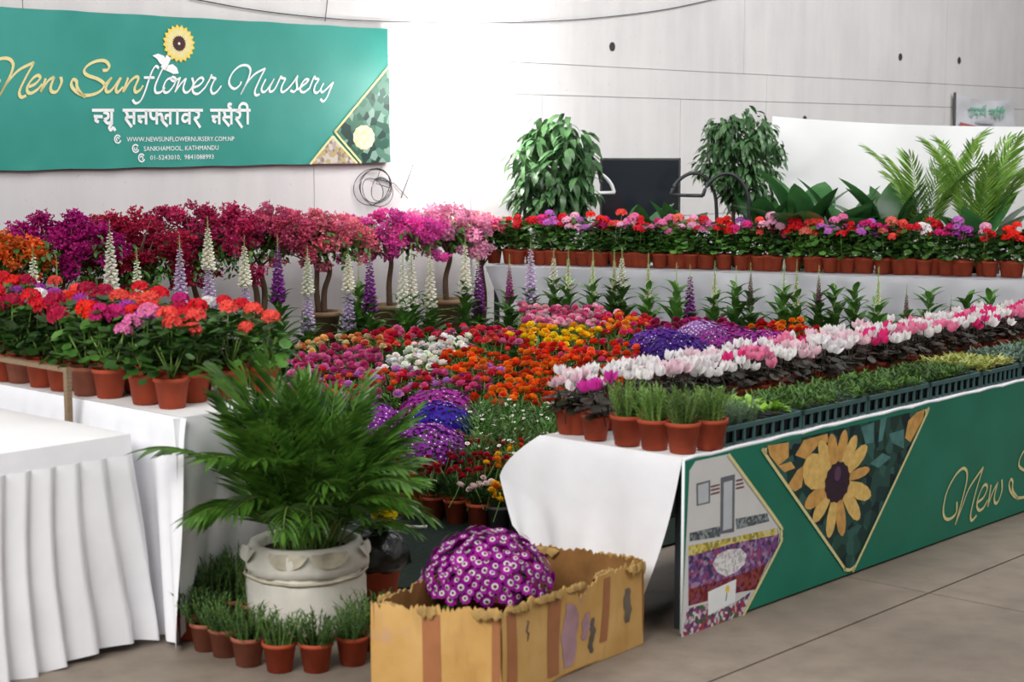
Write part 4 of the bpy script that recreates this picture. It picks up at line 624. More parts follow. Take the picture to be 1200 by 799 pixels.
# cineraria domes
def floret(rpet, eye):
    m = MB(); n = 10; V = [(0, 0, 0)] + [(rpet * (1.0 if j % 2 else .8) * cos(pi * j / n), rpet * (1.0 if j % 2 else .8) * sin(pi * j / n), .002) for j in range(2 * n)]
    m.add(V, [(0, 1 + j, 1 + (j + 1) % (2 * n)) for j in range(2 * n)])
    m.disc(rpet * .44, .0042, 10, 1); m.disc(rpet * .24, .0062, 8, 2)
    return m
FLO = floret(.021, 0).mesh('flower', ['petal', 'white_petal', 'eye_dark'])
def dome(name, R_, H_, n, r, eyes, col):
    m = MB()
    for i in range(n):
        ph = math.acos(1 - (i + .5) / n * 1.05); th = i * 2.39996; d = np.array([R_ * sin(ph) * cos(th), R_ * sin(ph) * sin(th), H_ * cos(ph)]); nn = np.array([d[0] / R_ ** 2, d[1] / R_ ** 2, d[2] / H_ ** 2]); pz = math.atan2(math.hypot(nn[0], nn[1]), nn[2])
        q = 8; rr = r * U(.8, 1.15); V = [(0, 0, 0)] + [(rr * (1 if j % 2 else .75) * cos(2 * pi * j / q), rr * (1 if j % 2 else .75) * sin(2 * pi * j / q), .003) for j in range(q)]
        Rm = Rz(th) @ Ry(pz + U(-.3, .3)) @ Rx(U(-.3, .3)); dd = d * U(.93, 1.05); m.add(V, [(0, 1 + j, 1 + (j + 1) % q) for j in range(q)], 0, Rm, dd)
        if eyes and U(0, 1) < eyes: m.add([(rr * .24 * cos(2 * pi * j / 6), rr * .24 * sin(2 * pi * j / 6), .0045) for j in range(6)], [tuple(range(6))], 1, Rm, dd)
    return m.mesh(name, ['petal', 'white_petal'])
CLB = {'magblue': ('#a02494', 'magenta cineraria mound behind the deep blue one', .25), 'blue': ('#34189c', 'deep blue cineraria mound in the middle of the display', .3), 'violet': ('#8c2a9c', '', .5), 'violetblue': ('#5a2490', 'violet cineraria mound at the right rear of the display', .3), 'indigo': ('#3c1a78', 'indigo cineraria mound beside the violet one', .2), 'whiteviolet': ('#9a6ab0', 'white-edged violet cineraria mound at the display rear', .9), 'magenta': ('#8c1e84', '', .2)}
vi = 0
for x, y, z, r, c in D['domes']:
    col, lab, eyes = CLB[c]; b = base_z(y); H_ = .17 if r > .2 else .13
    if not lab:
        lab = {0: 'low violet cineraria mound in front of the blue one', 1: 'violet cineraria mound half hidden by the potted palm', 2: 'magenta-purple cineraria mound nearest the yellow flowers, behind white cyclamens', 3: 'rightmost magenta-purple cineraria mound behind the cyclamens'}[vi]; vi += 1
    t = thing('cineraria', lab, 'cineraria', (x, y, b), 0)
    fz = max(.1, z - b - .2); inst('pot', POT, t, sc=(1.3, 1.3, (fz + .03) / .115)); inst('foliage', BF[0], t, (0, 0, fz), sc=1.7)
    if x > .8: r *= 1.25; z += .07
    tag(inst('flower_mound', dome('flower_mound', r, H_, 300, .021 if r > .15 else .016, eyes, col), t, (0, 0, z - b - H_ + .05), color=col), kind='stuff')

# dianthus pots at the front of the display
def dianthus_fol():
    m = MB()
    for i in range(190):
        th = U(0, 2 * pi); V, F = leaf(U(.06, .1), U(.008, .014), .3, .2, 2); rr = U(0, .07); m.add(V, F, 0, Rz(th) @ Ry(-U(.5, 1.45)), (rr * cos(th), rr * sin(th), U(0, .09)))
    return m.mesh('foliage', ['leaf_dark'])
DIF = [dianthus_fol() for _ in range(2)]
for row, L in enumerate((D['dia'], D['dia2'], [(x + .05, y + .22) for x, y in D['dia2']])):
    for i, (x, y) in enumerate(L):
        c = '#a81830'; kind = 'dark red dianthus'; pt = POT
        if row == 0 and i == 5: c, kind, pt = '#e0a81e', 'yellow and orange pansies', POTG
        if row == 0 and i == 4: c, kind = '#efd8d4', 'pale pink carnations'
        if row == 0 and i == 6: c, kind, pt = '#d88a1e', 'amber pansies', POTG
        t = thing('potted_dianthus', '%s, %s from the left in the %s row at display front' % (kind, ORD[i], ('first', 'second', 'third')[row]), 'potted flower', (x, y + .09, .013), U(0, 6), 'dianthus pots at the display front')
        inst('pot', pt, t, sc=(1.05, 1.05, 1.15)); inst('foliage', random.choice(DIF), t, (0, 0, .115), sc=1.15 if (row or i < 4) else .8)
        hz = .30 if (row or i < 4) else .23
        for q in range(9):
            th = U(0, 6.28); r = U(.02, .11); inst('flower', RF[q % 2], t, (r * cos(th), r * sin(th), hz + row * .03 + U(-.05, .03)), (U(-.5, .5), U(-.5, .5), 0), U(.6, .95), jit(c if i != 5 else random.choice(['#e8b41e', '#c8581e', '#e89a1e'])))

# ------------------------------------------------------------------ cyclamens, herbs and seedling trays on the right table
def cyc_flower():
    m = MB()
    for p in range(5):
        a = p * 2 * pi / 5; V, F = leaf(.052, .034, -.25, .2, 4, .8); m.add(V, F, 0, Rz(a) @ Ry(-U(.75, 1.3)) @ Rx(.5), (.006 * cos(a), .006 * sin(a), 0))
    m.tube([(0, 0, -.15), (.012, 0, -.07), (.006, 0, .004), (0, 0, .0)], .0028, 5, 1)
    return m.mesh('flower', ['petal_soft', 'leaf_maroon'])
CF = [cyc_flower() for _ in range(3)]
def cyc_fol():
    m = MB()
    for i in range(36):
        th = U(0, 2 * pi); V, F = roundleaf(U(.022, .034), .25); rr = U(.02, .1); m.add(V, F, 0, Rz(th) @ Ry(U(-.1, .7)), (rr * cos(th), rr * sin(th), U(.01, .10)))
    return m.mesh('foliage', ['leaf_maroon'])
CFo = [cyc_fol() for _ in range(3)]
CYC = {'white': '#f2eeee', 'blush': '#f0d0da', 'pink': '#ee8cb0', 'hot': '#e83a84', 'fuchsia': '#d83aa8'}
def cyclamen(loc, color, label, n=9, group='cyclamens on the right table', accent=None, s=1.0):
    t = thing('potted_cyclamen', label, 'cyclamen', loc, U(0, 6), group); t.scale = (s, s, s)
    inst('pot', POT, t); inst('foliage', random.choice(CFo), t, (0, 0, .10))
    for i in range(n):
        th = i * 2.4; r = .02 + .075 * math.sqrt(i / n); c = accent if (accent and i % 4 == 0) else color
        inst('flower', random.choice(CF), t, (r * cos(th), r * sin(th), .235 + U(-.035, .03)), (U(-.35, .35), U(-.35, .35), U(0, 6)), U(.85, 1.15), jit(CYC[c], .05))
cyclamen((*D['herb'][0], TZ + .002), 'blush', 'pale pink cyclamen in the leftmost pot at the table corner', 5, accent=None)
cyclamen((*D['herb'][1], TZ + .002), 'fuchsia', 'fuchsia pink cyclamen, second pot from the left on the right table', 6)
cw = ['white', 'white', 'white', 'white', 'white', 'blush', 'white', 'white', 'white', 'pink', 'white', 'blush', 'white', 'white', 'blush', 'hot', 'white', 'pink', 'white', 'pink', 'white', 'hot', 'white', 'white', 'pink', 'hot', 'blush', 'white']
for row in range(2):
    for i in range(27):
        u = .14 + i * .185 + row * .09; v = .70 - row * .165
        p = C + A * u + B * v
        if row == 1 and i == 0: continue
        c = cw[(i + row * 3) % 28]
        cyclamen((p[0], p[1], TZ + .002), c, '%s cyclamen, %s from the left in the %s cyclamen row' % ({'white': 'white', 'blush': 'blush white', 'pink': 'pink', 'hot': 'hot pink', 'fuchsia': 'fuchsia'}[c], ORD[i], ('rear', 'front')[row]), 8, accent='hot' if (i * 3 + row) % 7 == 2 else None, s=1.0)
def herb_fol(mat, n=56, L=.12, spread=.075, nd=22):
    m = MB()
    for i in range(n):
        th = U(0, 2 * pi); rr = U(0, .04); tilt = U(0, .5); l = L * U(.6, 1.1); d = np.array([sin(tilt) * cos(th), sin(tilt) * sin(th), cos(tilt)]); b = np.array([rr * cos(th), rr * sin(th), 0])
        m.tube([b, b + d * l], .0016, 3, 1, False)
        for k in range(nd):
            t = (k + 1) / nd; a = k * 2.4; V = [(0, -.0024, 0), (.018, 0, .004), (0, .0024, 0)]; m.add(V, [(0, 1, 2)], 0, Rz(th) @ Ry(tilt) @ Rz(a) @ Ry(-U(.3, .9)), b + d * l * t)
    return m.mesh('foliage', [mat, 'stem_green'])
HF = [herb_fol('leaf_herb') for _ in range(2)]; RFo = [herb_fol('leaf_rosemary', 46, .12) for _ in range(3)]; LV = herb_fol('leaf_grey', 30, .11)
for i in range(2, 6):
    t = thing('potted_herb', 'terracotta pot of feathery green herb, %s from the left at the table end' % ORD[i - 2], 'herb', (*D['herb'][i], TZ + .002), U(0, 6), 'herb pots at the table end')
    inst('pot', POT, t, sc=1.14); inst('foliage', HF[i % 2], t, (0, 0, .11), (0, 0, U(0, 6)), (1.35, 1.35, 1.3))
def tray_parts(mat, n, L, W, leafL, leafW, seed):
    m = MB(); rr = random.Random(seed)
    for i in range(n):
        x = rr.uniform(.02, L - .02); y = rr.uniform(.02, W - .02)
        for k in range(7):
            th = rr.uniform(0, 2 * pi); V, F = leaf(leafL * rr.uniform(.7, 1.2), leafW, .3, .3, 3); m.add(V, F, 0, Rz(th) @ Ry(-rr.uniform(.2, 1.2)), (x, y, .075 + rr.uniform(0, .03)))
    return m
TU = [(.31, .925), (.935, 1.505), (1.515, 2.12), (2.13, 2.68), (2.69, 3.14), (3.15, 3.75), (3.76, 4.36), (4.37, 4.97)]
tl_ = ['first seedling tray from the left, grey lavender and lime lettuce', 'second seedling tray from the left, dense dark green seedlings', 'third seedling tray from the left, dense dark green seedlings', 'fourth seedling tray from the left, dark green with pale tips', 'fifth seedling tray from the left, pale yellow-green seedlings', 'sixth seedling tray from the left, silvery grey seedlings', 'seventh seedling tray from the left, green seedlings', 'last seedling tray on the right, green seedlings']
for k, (u0, u1) in enumerate(TU):
    W = .40; L = u1 - u0; p = C + A * u0 + B * .012
    t = thing('seedling_tray', tl_[k], 'seedling tray', (p[0], p[1], TZ + .002), ROT_A, 'seedling trays on the right table')
    m = MB(); m.box((0, 0, .062), (L, .012, .082)); m.box((0, W - .012, .062), (L, W, .082)); m.box((0, 0, .062), (.012, W, .082)); m.box((L - .012, 0, .062), (L, W, .082)); m.box((0, .006, 0), (L, .012, .008)); m.build('tray_rim', 'tray_green', t, smooth=False)
    nb = 8
    for q in range(nb + 1):
        x = q * (L - .012) / nb; m = MB(); m.box((x, .001, .0), (x + .012, .011, .062)); m.build('tray_rib', 'tray_green', t, smooth=False)
    for q in range(nb):
        x = (q + .5) * L / nb; s_ = L / nb * .40
        m = MB()
        for r_ in range(6):
            y = .016 + s_ + r_ * (W - .03) / 6; a = s_ * .75; m.add([(x - a, y - a, .002), (x + a, y - a, .002), (x + a, y + a, .002), (x - a, y + a, .002), (x - s_, y - s_, .07), (x + s_, y - s_, .07), (x + s_, y + s_, .07), (x - s_, y + s_, .07)], [(4, 5, 6, 7), (0, 1, 5, 4), (1, 2, 6, 5), (2, 3, 7, 6), (3, 0, 4, 7), (3, 2, 1, 0)])
        m.build('cell_row', 'cell_dark', t, smooth=False)
    if k == 0:
        for q in range(3):
            for r_ in range(3): inst('lavender', LV, t, (.07 + q * .10, .07 + r_ * .12, .06), (0, 0, U(0, 6)), .95)
        tag(tray_parts('', 16, .24, W, .06, .035, 3).build('lettuce_seedlings', 'leaf_lime', t, loc=(.36, 0, 0)), kind='stuff')
    else:
        mt = ['', 'leaf_seed', 'leaf_seed', 'leaf_seed', 'leaf_yellow', 'leaf_grey', 'leaf_seed', 'leaf_mid'][k]
        tag(tray_parts('', 170, L, W, .045, .010 if k != 4 else .014, k).build('seedlings', mt, t), kind='stuff')

# ------------------------------------------------------------------ foxgloves
def fox_spike(k):
    m = MB(); n = 54      # bells round a stem of unit length .45
    for i in range(n):
        t = i / n; a = i * 2.4; r = .024 * (1 - .75 * t); l = .056 * (1 - .72 * t); z = .02 + .43 * t; R = Rz(a) @ Ry(radians(125) - .35 * t)
        ring = lambda q, rr, zz: [(rr * cos(2 * pi * j / q), rr * sin(2 * pi * j / q), zz) for j in range(q)]
        V = ring(5, r * .3, 0) + ring(5, r * .62, l * .5) + ring(5, r * .85, l); F = [(s_ * 5 + j, s_ * 5 + (j + 1) % 5, s_ * 5 + 5 + (j + 1) % 5, s_ * 5 + 5 + j) for s_ in range(2) for j in range(5)]
        m.add(V, F, 0, R, (0, 0, z))
    return m.mesh('flower_spike', ['petal_soft'])
def bud_spike():
    m = MB(); n = 34
    for i in range(n):
        t = i / n; a = i * 2.4; l = .022 * (1 - .75 * t); V, F = leaf(l * 1.3, l * .7, .2, -.4, 3); m.add(V, F, 0, Rz(a) @ Ry(-U(.2, .6)), (.003 * cos(a), .003 * sin(a), .22 * t))
    m.tube([(0, 0, 0), (0, 0, .225)], [.005, .001], 5, 0); return m.mesh('bud_tip', ['bell_tip'])
def fox_leaves():
    m = MB()
    for i in range(44):
        t = i / 44; th = i * 2.4; V, F = leaf(U(.20, .30) * (1 - .62 * t), .095 * (1 - .55 * t), .55, .22, 5); m.add(V, F, 0, Rz(th) @ Ry(-U(.6, 1.25)), (0, 0, .50 * t))
    return m.mesh('leaves', ['leaf_mid'])
FS = [fox_spike(k) for k in range(2)]; BUD = bud_spike(); FLV = [fox_leaves() for _ in range(3)]
FC = {'w': '#f2efe2', 'l': '#d8c6e2', 'p': '#8c3a94', 'm': '#a84a88', 'gw': '#dfe3bc', 'g': None, 'pg': '#8c5a78', 'wl': '#efece4'}
FN = {'w': 'white foxglove', 'l': 'lilac foxglove', 'p': 'purple foxglove', 'm': 'mauve foxglove', 'gw': 'slender greenish white foxglove', 'g': 'green budded foxglove', 'pg': 'slender purplish foxglove in bud', 'wl': 'white and lilac foxglove'}
for i, (x, y, top, c) in enumerate(D['fox']):
    wallside = i < 17
    t = thing('foxglove', '%s, %s from the left %s' % (FN[c], ORD[i if wallside else i - 17], 'in the row along the wall' if wallside else 'in the row before the grey cloth'), 'foxglove', (x, y, .003), U(0, 6), 'foxgloves')
    inst('pot', POTK, t, sc=(1.4, 1.4, 1.6))
    slen = {'w': .40, 'wl': .55, 'l': .42, 'p': .40, 'm': .30, 'gw': .26, 'g': 0, 'pg': .22}[c]; 
    if i >= 17 and c == 'w': slen = .24
    m = MB(); m.tube([(0, 0, .17), (.008, .004, top * .5), (0, 0, top - .02)], [.008, .006, .002], 5); m.build('stem', 'stem_green', t)
    inst('leaves', random.choice(FLV), t, (0, 0, .22), (0, 0, U(0, 6)), (1.15, 1.15, max(.9, min(1.35, (top - slen - .26) / .50))))
    bud = .24 if c != 'g' else .32; bs = (1, 1, bud / .225) if slen else (1.5, 1.5, bud / .225)
    inst('bud_tip', BUD, t, (0, 0, top - bud), sc=bs)
    if slen:
        w = 1.25 if c in ('w', 'wl', 'p', 'l') else .85 if c == 'm' else .6
        if i >= 17 and c == 'w': w = 1.0
        if c == 'wl':
            inst('flower_spike', FS[0], t, (0, 0, top - .11 - slen * .5), sc=(w * .9, w * .9, slen * .55 / .45), color=jit('#efeede', .05)); inst('flower_spike', FS[1], t, (0, 0, top - .13 - slen), sc=(w, w, slen * .62 / .45), color=jit('#d4c2de', .08))
        else: inst('flower_spike', FS[i % 2], t, (0, 0, top - .11 - slen), sc=(w, w, (slen + .02) / .45), color=jit(FC[c], .06))

# ------------------------------------------------------------------ bougainvilleas
def bract_cluster():
    m = MB()
    for i in range(60):
        d = rng.normal(size=3); d /= np.linalg.norm(d); p = d * U(.3, 1) * np.array([.085, .085, .06]); th = U(0, 6.28); R = Rz(th) @ Ry(U(-1.2, 1.2))
        for k in range(3):
            V = [(0, 0, 0), (.012, -.009, .006), (.026, 0, .004), (.012, .009, .006)]; m.add(V, [(0, 1, 2, 3)], 0, R @ Rz(k * 2.09) @ Ry(-.5), p)
    return m.mesh('bract_cluster', ['petal'])
def leaf_cluster(name, mat, n=16, L=.055, W=.03, spread=.09, droop=.4):
    m = MB()
    for i in range(n):
        d = rng.normal(size=3); d /= np.linalg.norm(d); V, F = leaf(L * U(.7, 1.2), W * U(.8, 1.1), droop, .2, 4); th = math.atan2(d[1], d[0]); m.add(V, F, 0, Rz(th) @ Ry(U(-.3, .9)), d * spread * U(.3, 1))
    return m.mesh(name, [mat])
BC = [bract_cluster() for _ in range(4)]; LC = [leaf_cluster('leaf_cluster', 'leaf_mid') for _ in range(3)]
BGC = {'orange': '#e06a28', 'magenta': '#b01a78', 'crimson': '#b02448', 'crimson2': '#b62c5c', 'rose': '#cc5478', 'coral': '#e47a90', 'hotpink': '#ea58b4', 'lightpink': '#f2a4c6', 'coralpink': '#ee8494'}  # rose to coralpink lightened: lamp glare put into the bract colour
BGL = {'orange': 'small orange bougainvillea at the left edge by the wall', 'magenta': 'deep magenta bougainvillea beside the orange one', 'crimson': 'dark crimson bougainvillea, third from the left along the wall', 'crimson2': 'tallest crimson bougainvillea under the banner middle', 'rose': 'rose red bougainvillea right of the tallest one', 'coral': 'coral pink bougainvillea under the right part of the banner', 'hotpink': 'hot pink bougainvillea below the wire coil', 'lightpink': 'pale pink bougainvillea left of the lamp pole', 'coralpink': 'coral bougainvillea at the end of the grey-clothed table'}
for x, y, z0, z1, w, c in D['boug']:
    t = thing('bougainvillea', BGL[c], 'bougainvillea', (x, y, .382), 0, 'bougainvilleas along the wall')
    if c == 'coralpink': t.location = (x - .22, y + .1, .005)
    zb = t.location[2]
    m = MB(); m.lathe([(.11, 0), (.15, .26), (.165, .26), (.165, .30), (.14, .30), (.135, .27)], 16); m.disc(.138, .272, 16, 1); m.build('pot', ['pot_tan', 'soil'], t)
    h0 = .28; hc = z0 - zb; ht = z1 - zb
    nt = 2 if c in ('rose', 'coral') else 1; forks = []
    for q in range(nt):
        dx = (q - .5) * .10 if nt > 1 else 0
        pts = [(dx * .4, 0, h0), (dx + U(-.03, .03), U(-.02, .02), h0 + (hc - h0) * .4), (dx + U(-.05, .05), U(-.02, .02), h0 + (hc - h0) * .75), (dx + U(-.03, .03), 0, hc + .03)]
        m = MB(); m.tube(smoothline(pts), np.linspace(.028, .016, 19), 7); m.build('trunk', 'bark', t); forks.append(pts[-1]); forks.append(pts[2])
    for q in range(9):
        f = np.array(random.choice(forks)); e = np.array([U(-.45, .45) * w, U(-.2, .2), U(hc, ht - .08)]); m = MB(); m.tube([f, (f + e) / 2 + np.array([0, 0, U(-.03, .06)]), e], [.010, .007, .003], 5); m.build('branch', 'twig', t)
    w *= 1.22; n = int(80 * w / .8)
    for q in range(n):
        a = U(0, 2 * pi); rr = math.sqrt(U(0, 1)) * w * .52; px_, py_ = rr * cos(a), rr * sin(a) * .55; f = 1 - (rr / (w * .56)) ** 2
        zc = hc + (ht - hc) * (.18 + .80 * U(.1, 1) * (.45 + .55 * f)) - .03
        if U(0, 1) < .12: zc = hc + U(-.10, .06)
        inst('bract_cluster', random.choice(BC), t, (px_, py_, zc), (U(-.5, .5), U(-.5, .5), U(0, 6)), U(.75, 1.15), jit(BGC[c], .22))
    for q in range(int(n * .4)):
        a = U(0, 2 * pi); rr = math.sqrt(U(0, 1)) * w * .45
        inst('leaf_cluster', random.choice(LC), t, (rr * cos(a), rr * sin(a) * .5, hc + (ht - hc) * U(-.02, .5)), (0, 0, U(0, 6)), U(.8, 1.2))

# ------------------------------------------------------------------ palms
def frond(L, e0, e1, nl=16, ll=.20, bare=.26, mat='leaf_palm', wid=.021):
    m = MB(); K = 16; p = np.array([0.0, 0, 0]); P = [p.copy()]; ang = []
    for i in range(K):
        e = e0 + (e1 - e0) * (i / (K - 1)) ** 1.3; ang.append(e); p = p + L / K * np.array([cos(e), 0, sin(e)]); P.append(p.copy())
    P = np.array(P); ang.append(e1); m.tube(P, np.linspace(.0055, .0015, K + 1), 4, 1, False)
    for i in range(nl):
        t = bare + (1 - bare) * (i + .5) / nl; q = t * K; k = min(K - 1, int(q)); pos = P[k] + (P[k + 1] - P[k]) * (q - k); e = ang[k]
        prof = sin(pi * (.18 + .8 * (t - bare) / (1 - bare))) ** .7; l = ll * (.45 + .55 * prof)
        for sgn in (-1, 1):
            V, F = leaf(l * U(.9, 1.1), wid, U(.15, .4), .35, 4, .7); R = Ry(-e) @ Rz(sgn * (1.05 - .55 * t + U(-.1, .1))) @ Rx(-sgn * .5); m.add(V, F, 0, R, pos)
    V, F = leaf(ll * .5, wid, .1, .3, 3); m.add(V, F, 0, Ry(-ang[-1]), P[-1])
    return m.mesh('frond', [mat, 'stem_green'])
FR_up = [frond(U(.82, .94), radians(86), radians(U(40, 72)), 16, .22) for _ in range(4)]
FR_mid = [frond(U(.78, .92), radians(78), radians(U(-5, 35)), 16, .21) for _ in range(4)]
FR_low = [frond(U(.66, .80), radians(68), radians(U(-25, 10))) for _ in range(3)]
PC = np.array([-.885, 6.98, 0])
# sack-wrapped pot
sk = thing('palm_pot', 'large pot wrapped in a grubby white sack, holding the palm', 'pot', PC)
def wob(i, a): return .012 * sin(5 * a + i) + .010 * sin(11 * a + 2.3 * i) + .006 * sin(23 * a + i * 5)
m = MB(); m.lathe([(.225, .0), (.250, .06), (.258, .14), (.256, .22), (.248, .265), (.238, .28)], 64, wob=wob); m.build('sack_body', 'sack', sk)
m = MB(); m.lathe([(.244, .262), (.262, .275), (.264, .30), (.256, .335), (.246, .365), (.232, .385), (.214, .388), (.202, .365), (.198, .31)], 64, wob=lambda i, a: 1.5 * wob(i, a) + .015 * sin(3 * a + 1)); m.build('rolled_rim', 'sack', sk)
m = MB(); m.tube([(.258 * cos(a) * (1 + wob(3, a)), .258 * sin(a) * (1 + wob(3, a)), .262 - .012 * cos(a * 1.0 + 1.6)) for a in np.linspace(0, 2 * pi, 60)], .008, 5); m.build('sack_tie', 'sack_dirt', sk)
for a in (-1.75, -1.05, -.1, -2.7):
    m = MB(); m.grid(lambda u, v: ((.258 + .008 * sin(u * 9) + .014 * v) * cos(a + (u - .5) * .62), (.258 + .008 * sin(u * 9) + .014 * v) * sin(a + (u - .5) * .62), .378 - v * (.015 + .05 * sin(pi * u) ** .7)), 10, 4); m.build('sack_fold', 'sack_dirt' if abs(a + 1.3) < .7 else 'sack', sk)
m = MB(); m.disc(.21, .335, 24); m.build('soil', 'soil', sk)
pm = thing('potted_palm', 'bushy green palm with many feathery fronds in the white sack pot', 'palm', PC + np.array([0, 0, .337]))
for i in range(132):
    th = i * 2.39996 + U(-.3, .3); q = i / 132; F_ = FR_up if q < .40 else FR_mid if q < .78 else FR_low; r = U(.0, .15)
    s_ = U(.55, .98)
    dg_ = (math.degrees(th) + 360) % 360; tilt = U(-.02, .30); ox = oy = 0
    if 62 < dg_ < 212 and abs(dg_ - 137) < 75: F_ = FR_up; s_ = U(.5, .82); tilt = U(-.14, -.02); r = 0; ox, oy = .10 * -cos(radians(137)), .10 * -sin(radians(137))
    elif dg_ > 320 or dg_ < 62: s_ = min(s_, U(.62, .88))
    elif 195 < dg_ < 262: s_ = max(s_, U(.75, 1.0))
    inst('frond', random.choice(F_), pm, (r * cos(th) + ox, r * sin(th) + oy, 0), (U(-.12, .12), tilt, th), s_)

# rosemary pots around the palm
RP = [(.30 * cos(a) * f + PC[0], .30 * sin(a) * f + PC[1]) for a, f in ()]
for i, (x, y) in enumerate(D['ros']):
    t = thing('potted_rosemary', '%s potted rosemary, %s from left %s the palm pot' % ('small' if i < 8 else 'taller', ORD[i if i < 8 else i - 8], 'in the curve before' if i < 8 else 'in the cluster beside'), 'rosemary', (x, y, .002), U(0, 6), 'rosemary pots round the palm pot')
    inst('pot', POT if i in (0, 4, 5, 6, 7) else POTD, t, sc=1.02); inst('foliage', RFo[i % 3], t, (0, 0, .095), (0, 0, U(0, 6)), (1.55, 1.55, 1.1 if i < 8 else 1.8))
# chrysanthemum pot wrapped in black plastic
t = thing('wrapped_flower_pot', 'terracotta pot in black plastic with a yellow bloom behind the palm', 'potted flower', (-.60, 7.33, .002))
inst('pot', POT, t, sc=(1.5, 1.5, 1.6))
m = MB(); m.lathe([(.10, .16), (.135, .19), (.135, .25), (.11, .31), (.07, .335), (.05, .34)], 24, wob=lambda i, a: .06 * sin(5 * a + i) + .05 * sin(9 * a + 2 * i)); m.build('plastic_wrap', 'plastic_black', t)
inst('foliage', BF[1], t, (0, 0, .30), sc=1.2)
for dx, dz, s_ in ((.03, .44, 2.3), (-.02, .50, 1.5)): inst('flower', RF[0], t, (dx, -.04, dz), (.5, .3, 0), s_, '#f0dc1c')
m = MB(); m.tube([(.06, -.05, .36), (.12, -.07, .375), (.18, -.05, .365), (.22, -.06, .37)], .006, 5); m.build('cord_end', 'cotton_cord', t)

# ------------------------------------------------------------------ cardboard box with cineraria
bxc = [np.array(p) for p in ((-.530, 6.08), (-.040, 5.99), (.545, 6.73), (.05, 7.02))]
bo = np.array([0.0, 6.45]); bx = thing('cardboard_box', 'torn yellow-brown cardboard box with ragged open top', 'box', (bo[0], bo[1], .002))
BH = .355
RAG = [np.array([random.choice([0, 0, .004, -.004, .010, -.012, -.022]) + U(-.004, .004) for _ in range(61)]) for _ in range(4)]
def ragged(a, b, i, n, seed): return float(np.interp(i / n * 60, range(61), RAG[seed]))
wn = [('front_wall', 0, 1), ('side_wall', 1, 2), ('back_wall', 2, 3), ('side_wall', 3, 0)]
cen = sum(bxc) / 4
for k, (nm, i0, i1) in enumerate(wn):
    a, b = bxc[i0] - bo, bxc[i1] - bo; d = (b - a) / np.linalg.norm(b - a); nr = np.array([d[1], -d[0]]); th = .008
    def wfn(off):
        def f(u, v):
            p = a + (b - a) * u - nr * off; bulge = .012 * sin(pi * u) * v + .006 * sin(9 * u + 3 * v); zt_ = BH + (ragged(0, 0, u, 1, k) if v > .99 else 0)
            if k == 1 and .40 < u < .62: zt_ -= .05 * (1 - abs(u - .51) / .11) * v
            p = p + nr * bulge; return (p[0], p[1], zt_ * v)
        return f
    m = MB(); m.grid(wfn(0), 60, 14, 0); m.grid(wfn(th), 60, 14, 1)
    o0, o1 = wfn(0), wfn(th); n = 60; V = [o0(i / n, 1) for i in range(n + 1)] + [o1(i / n, 1) for i in range(n + 1)]; m.add(V, [(i, i + 1, n + 2 + i, n + 1 + i) for i in range(n)], 2)
    wp = m.build(nm, ['cardboard', 'cardboard_in', 'cardboard_torn'], bx)
    # crumpled remains of flaps on the rim
    for q in range({0: 3, 1: 5, 2: 3, 3: 3}[k]):
        u0 = [(.12, .45, .9), (.12, .30, .48, .72, .93), (.12, .3, .8), (.3, .6, .9)][k][q]; wd_ = U(.09, .16) if k != 1 else U(.14, .26); h = U(.012, .032)
        def flap(s_, v):
            u = u0 + (s_ - .5) * wd_ / np.linalg.norm(b - a); p = a + (b - a) * min(1.01, max(-.01, u)); i_ = int(round(s_ * 18)); sd = 1 if (q + k) % 4 else -1
            env = min(1, 5 * s_, 5 * (1 - s_)); out = sd * (.006 + env * (.016 * sin(pi * v * .8) + .010 * FN_[i_] * v)); p = p + nr * out
            return (p[0], p[1], BH - .012 + env * (.016 + .010 * FN_[(i_ * 5) % 19]) * sin(pi * min(1, v * 1.6)) - v * env * h * (.6 + .8 * FN_[(i_ * 7) % 19]) + .004 * FN_[(i_ * 3 + int(v * 4)) % 19])
        FN_ = [U(0, 1) for _ in range(19)]
        m = MB(); m.grid(flap, 18, 6); m.build('torn_flap', 'cardboard_torn', wp, smooth=False)
    def patch(name, mat, u0, u1, z0, z1, slant=0):
        m = MB(); 
        def g(s_, v):
            rag_ = (.0 if 'tape' in name else .006 * sin(11 * v + z1 * 40) + .003 * sin(23 * v)); w_ = 1 if 'tape' in name else sin(pi * min(.97, max(.03, v))) ** .25
            u = (u0 + u1) / 2 + (u1 - u0) * (s_ - .5) * w_ + rag_ + slant * v; f = wfn(-.0025)(u, min(.985, (z0 + (z1 - z0) * v) / BH)); return f
        m.grid(g, 6, 12); m.build(name, mat, wp)
    if k == 0: patch('tape_strip', 'cardboard_tape', .40, .54, .0, .33); patch('tape_strip', 'cardboard_tape', .93, .99, 0, .34)
    if k == 1:
        patch('lilac_patch', 'box_lilac', .40, .50, .03, .30); patch('lilac_patch', 'box_lilac', .53, .58, .12, .24)  # lilac patches laid over the side wall
        patch('tape_strip', 'cardboard_tape', .03, .09, 0, .33); patch('tape_strip', 'cardboard_tape', .30, .38, .02, .32); patch('tape_strip', 'cardboard_tape', .66, .71, .08, .34, .02); patch('grime_patch', 'cardboard_grime', .84, .90, .12, .26); patch('grime_patch', 'cardboard_grime', .585, .62, .05, .20); patch('grime_patch', 'cardboard_grime', .16, .17, .20, .28)
m = MB(); m.add([(*(p - bo), .006) for p in bxc], [(0, 1, 2, 3)]); m.build('box_bottom', 'cardboard_in', bx, smooth=False)
ci = thing('cineraria', 'magenta cineraria with white-ringed flowers in the torn cardboard box', 'cineraria', (-.10, 6.50, .010))
inst('pot', POT, ci, sc=(1.8, 1.8, 1.7))
m = MB()
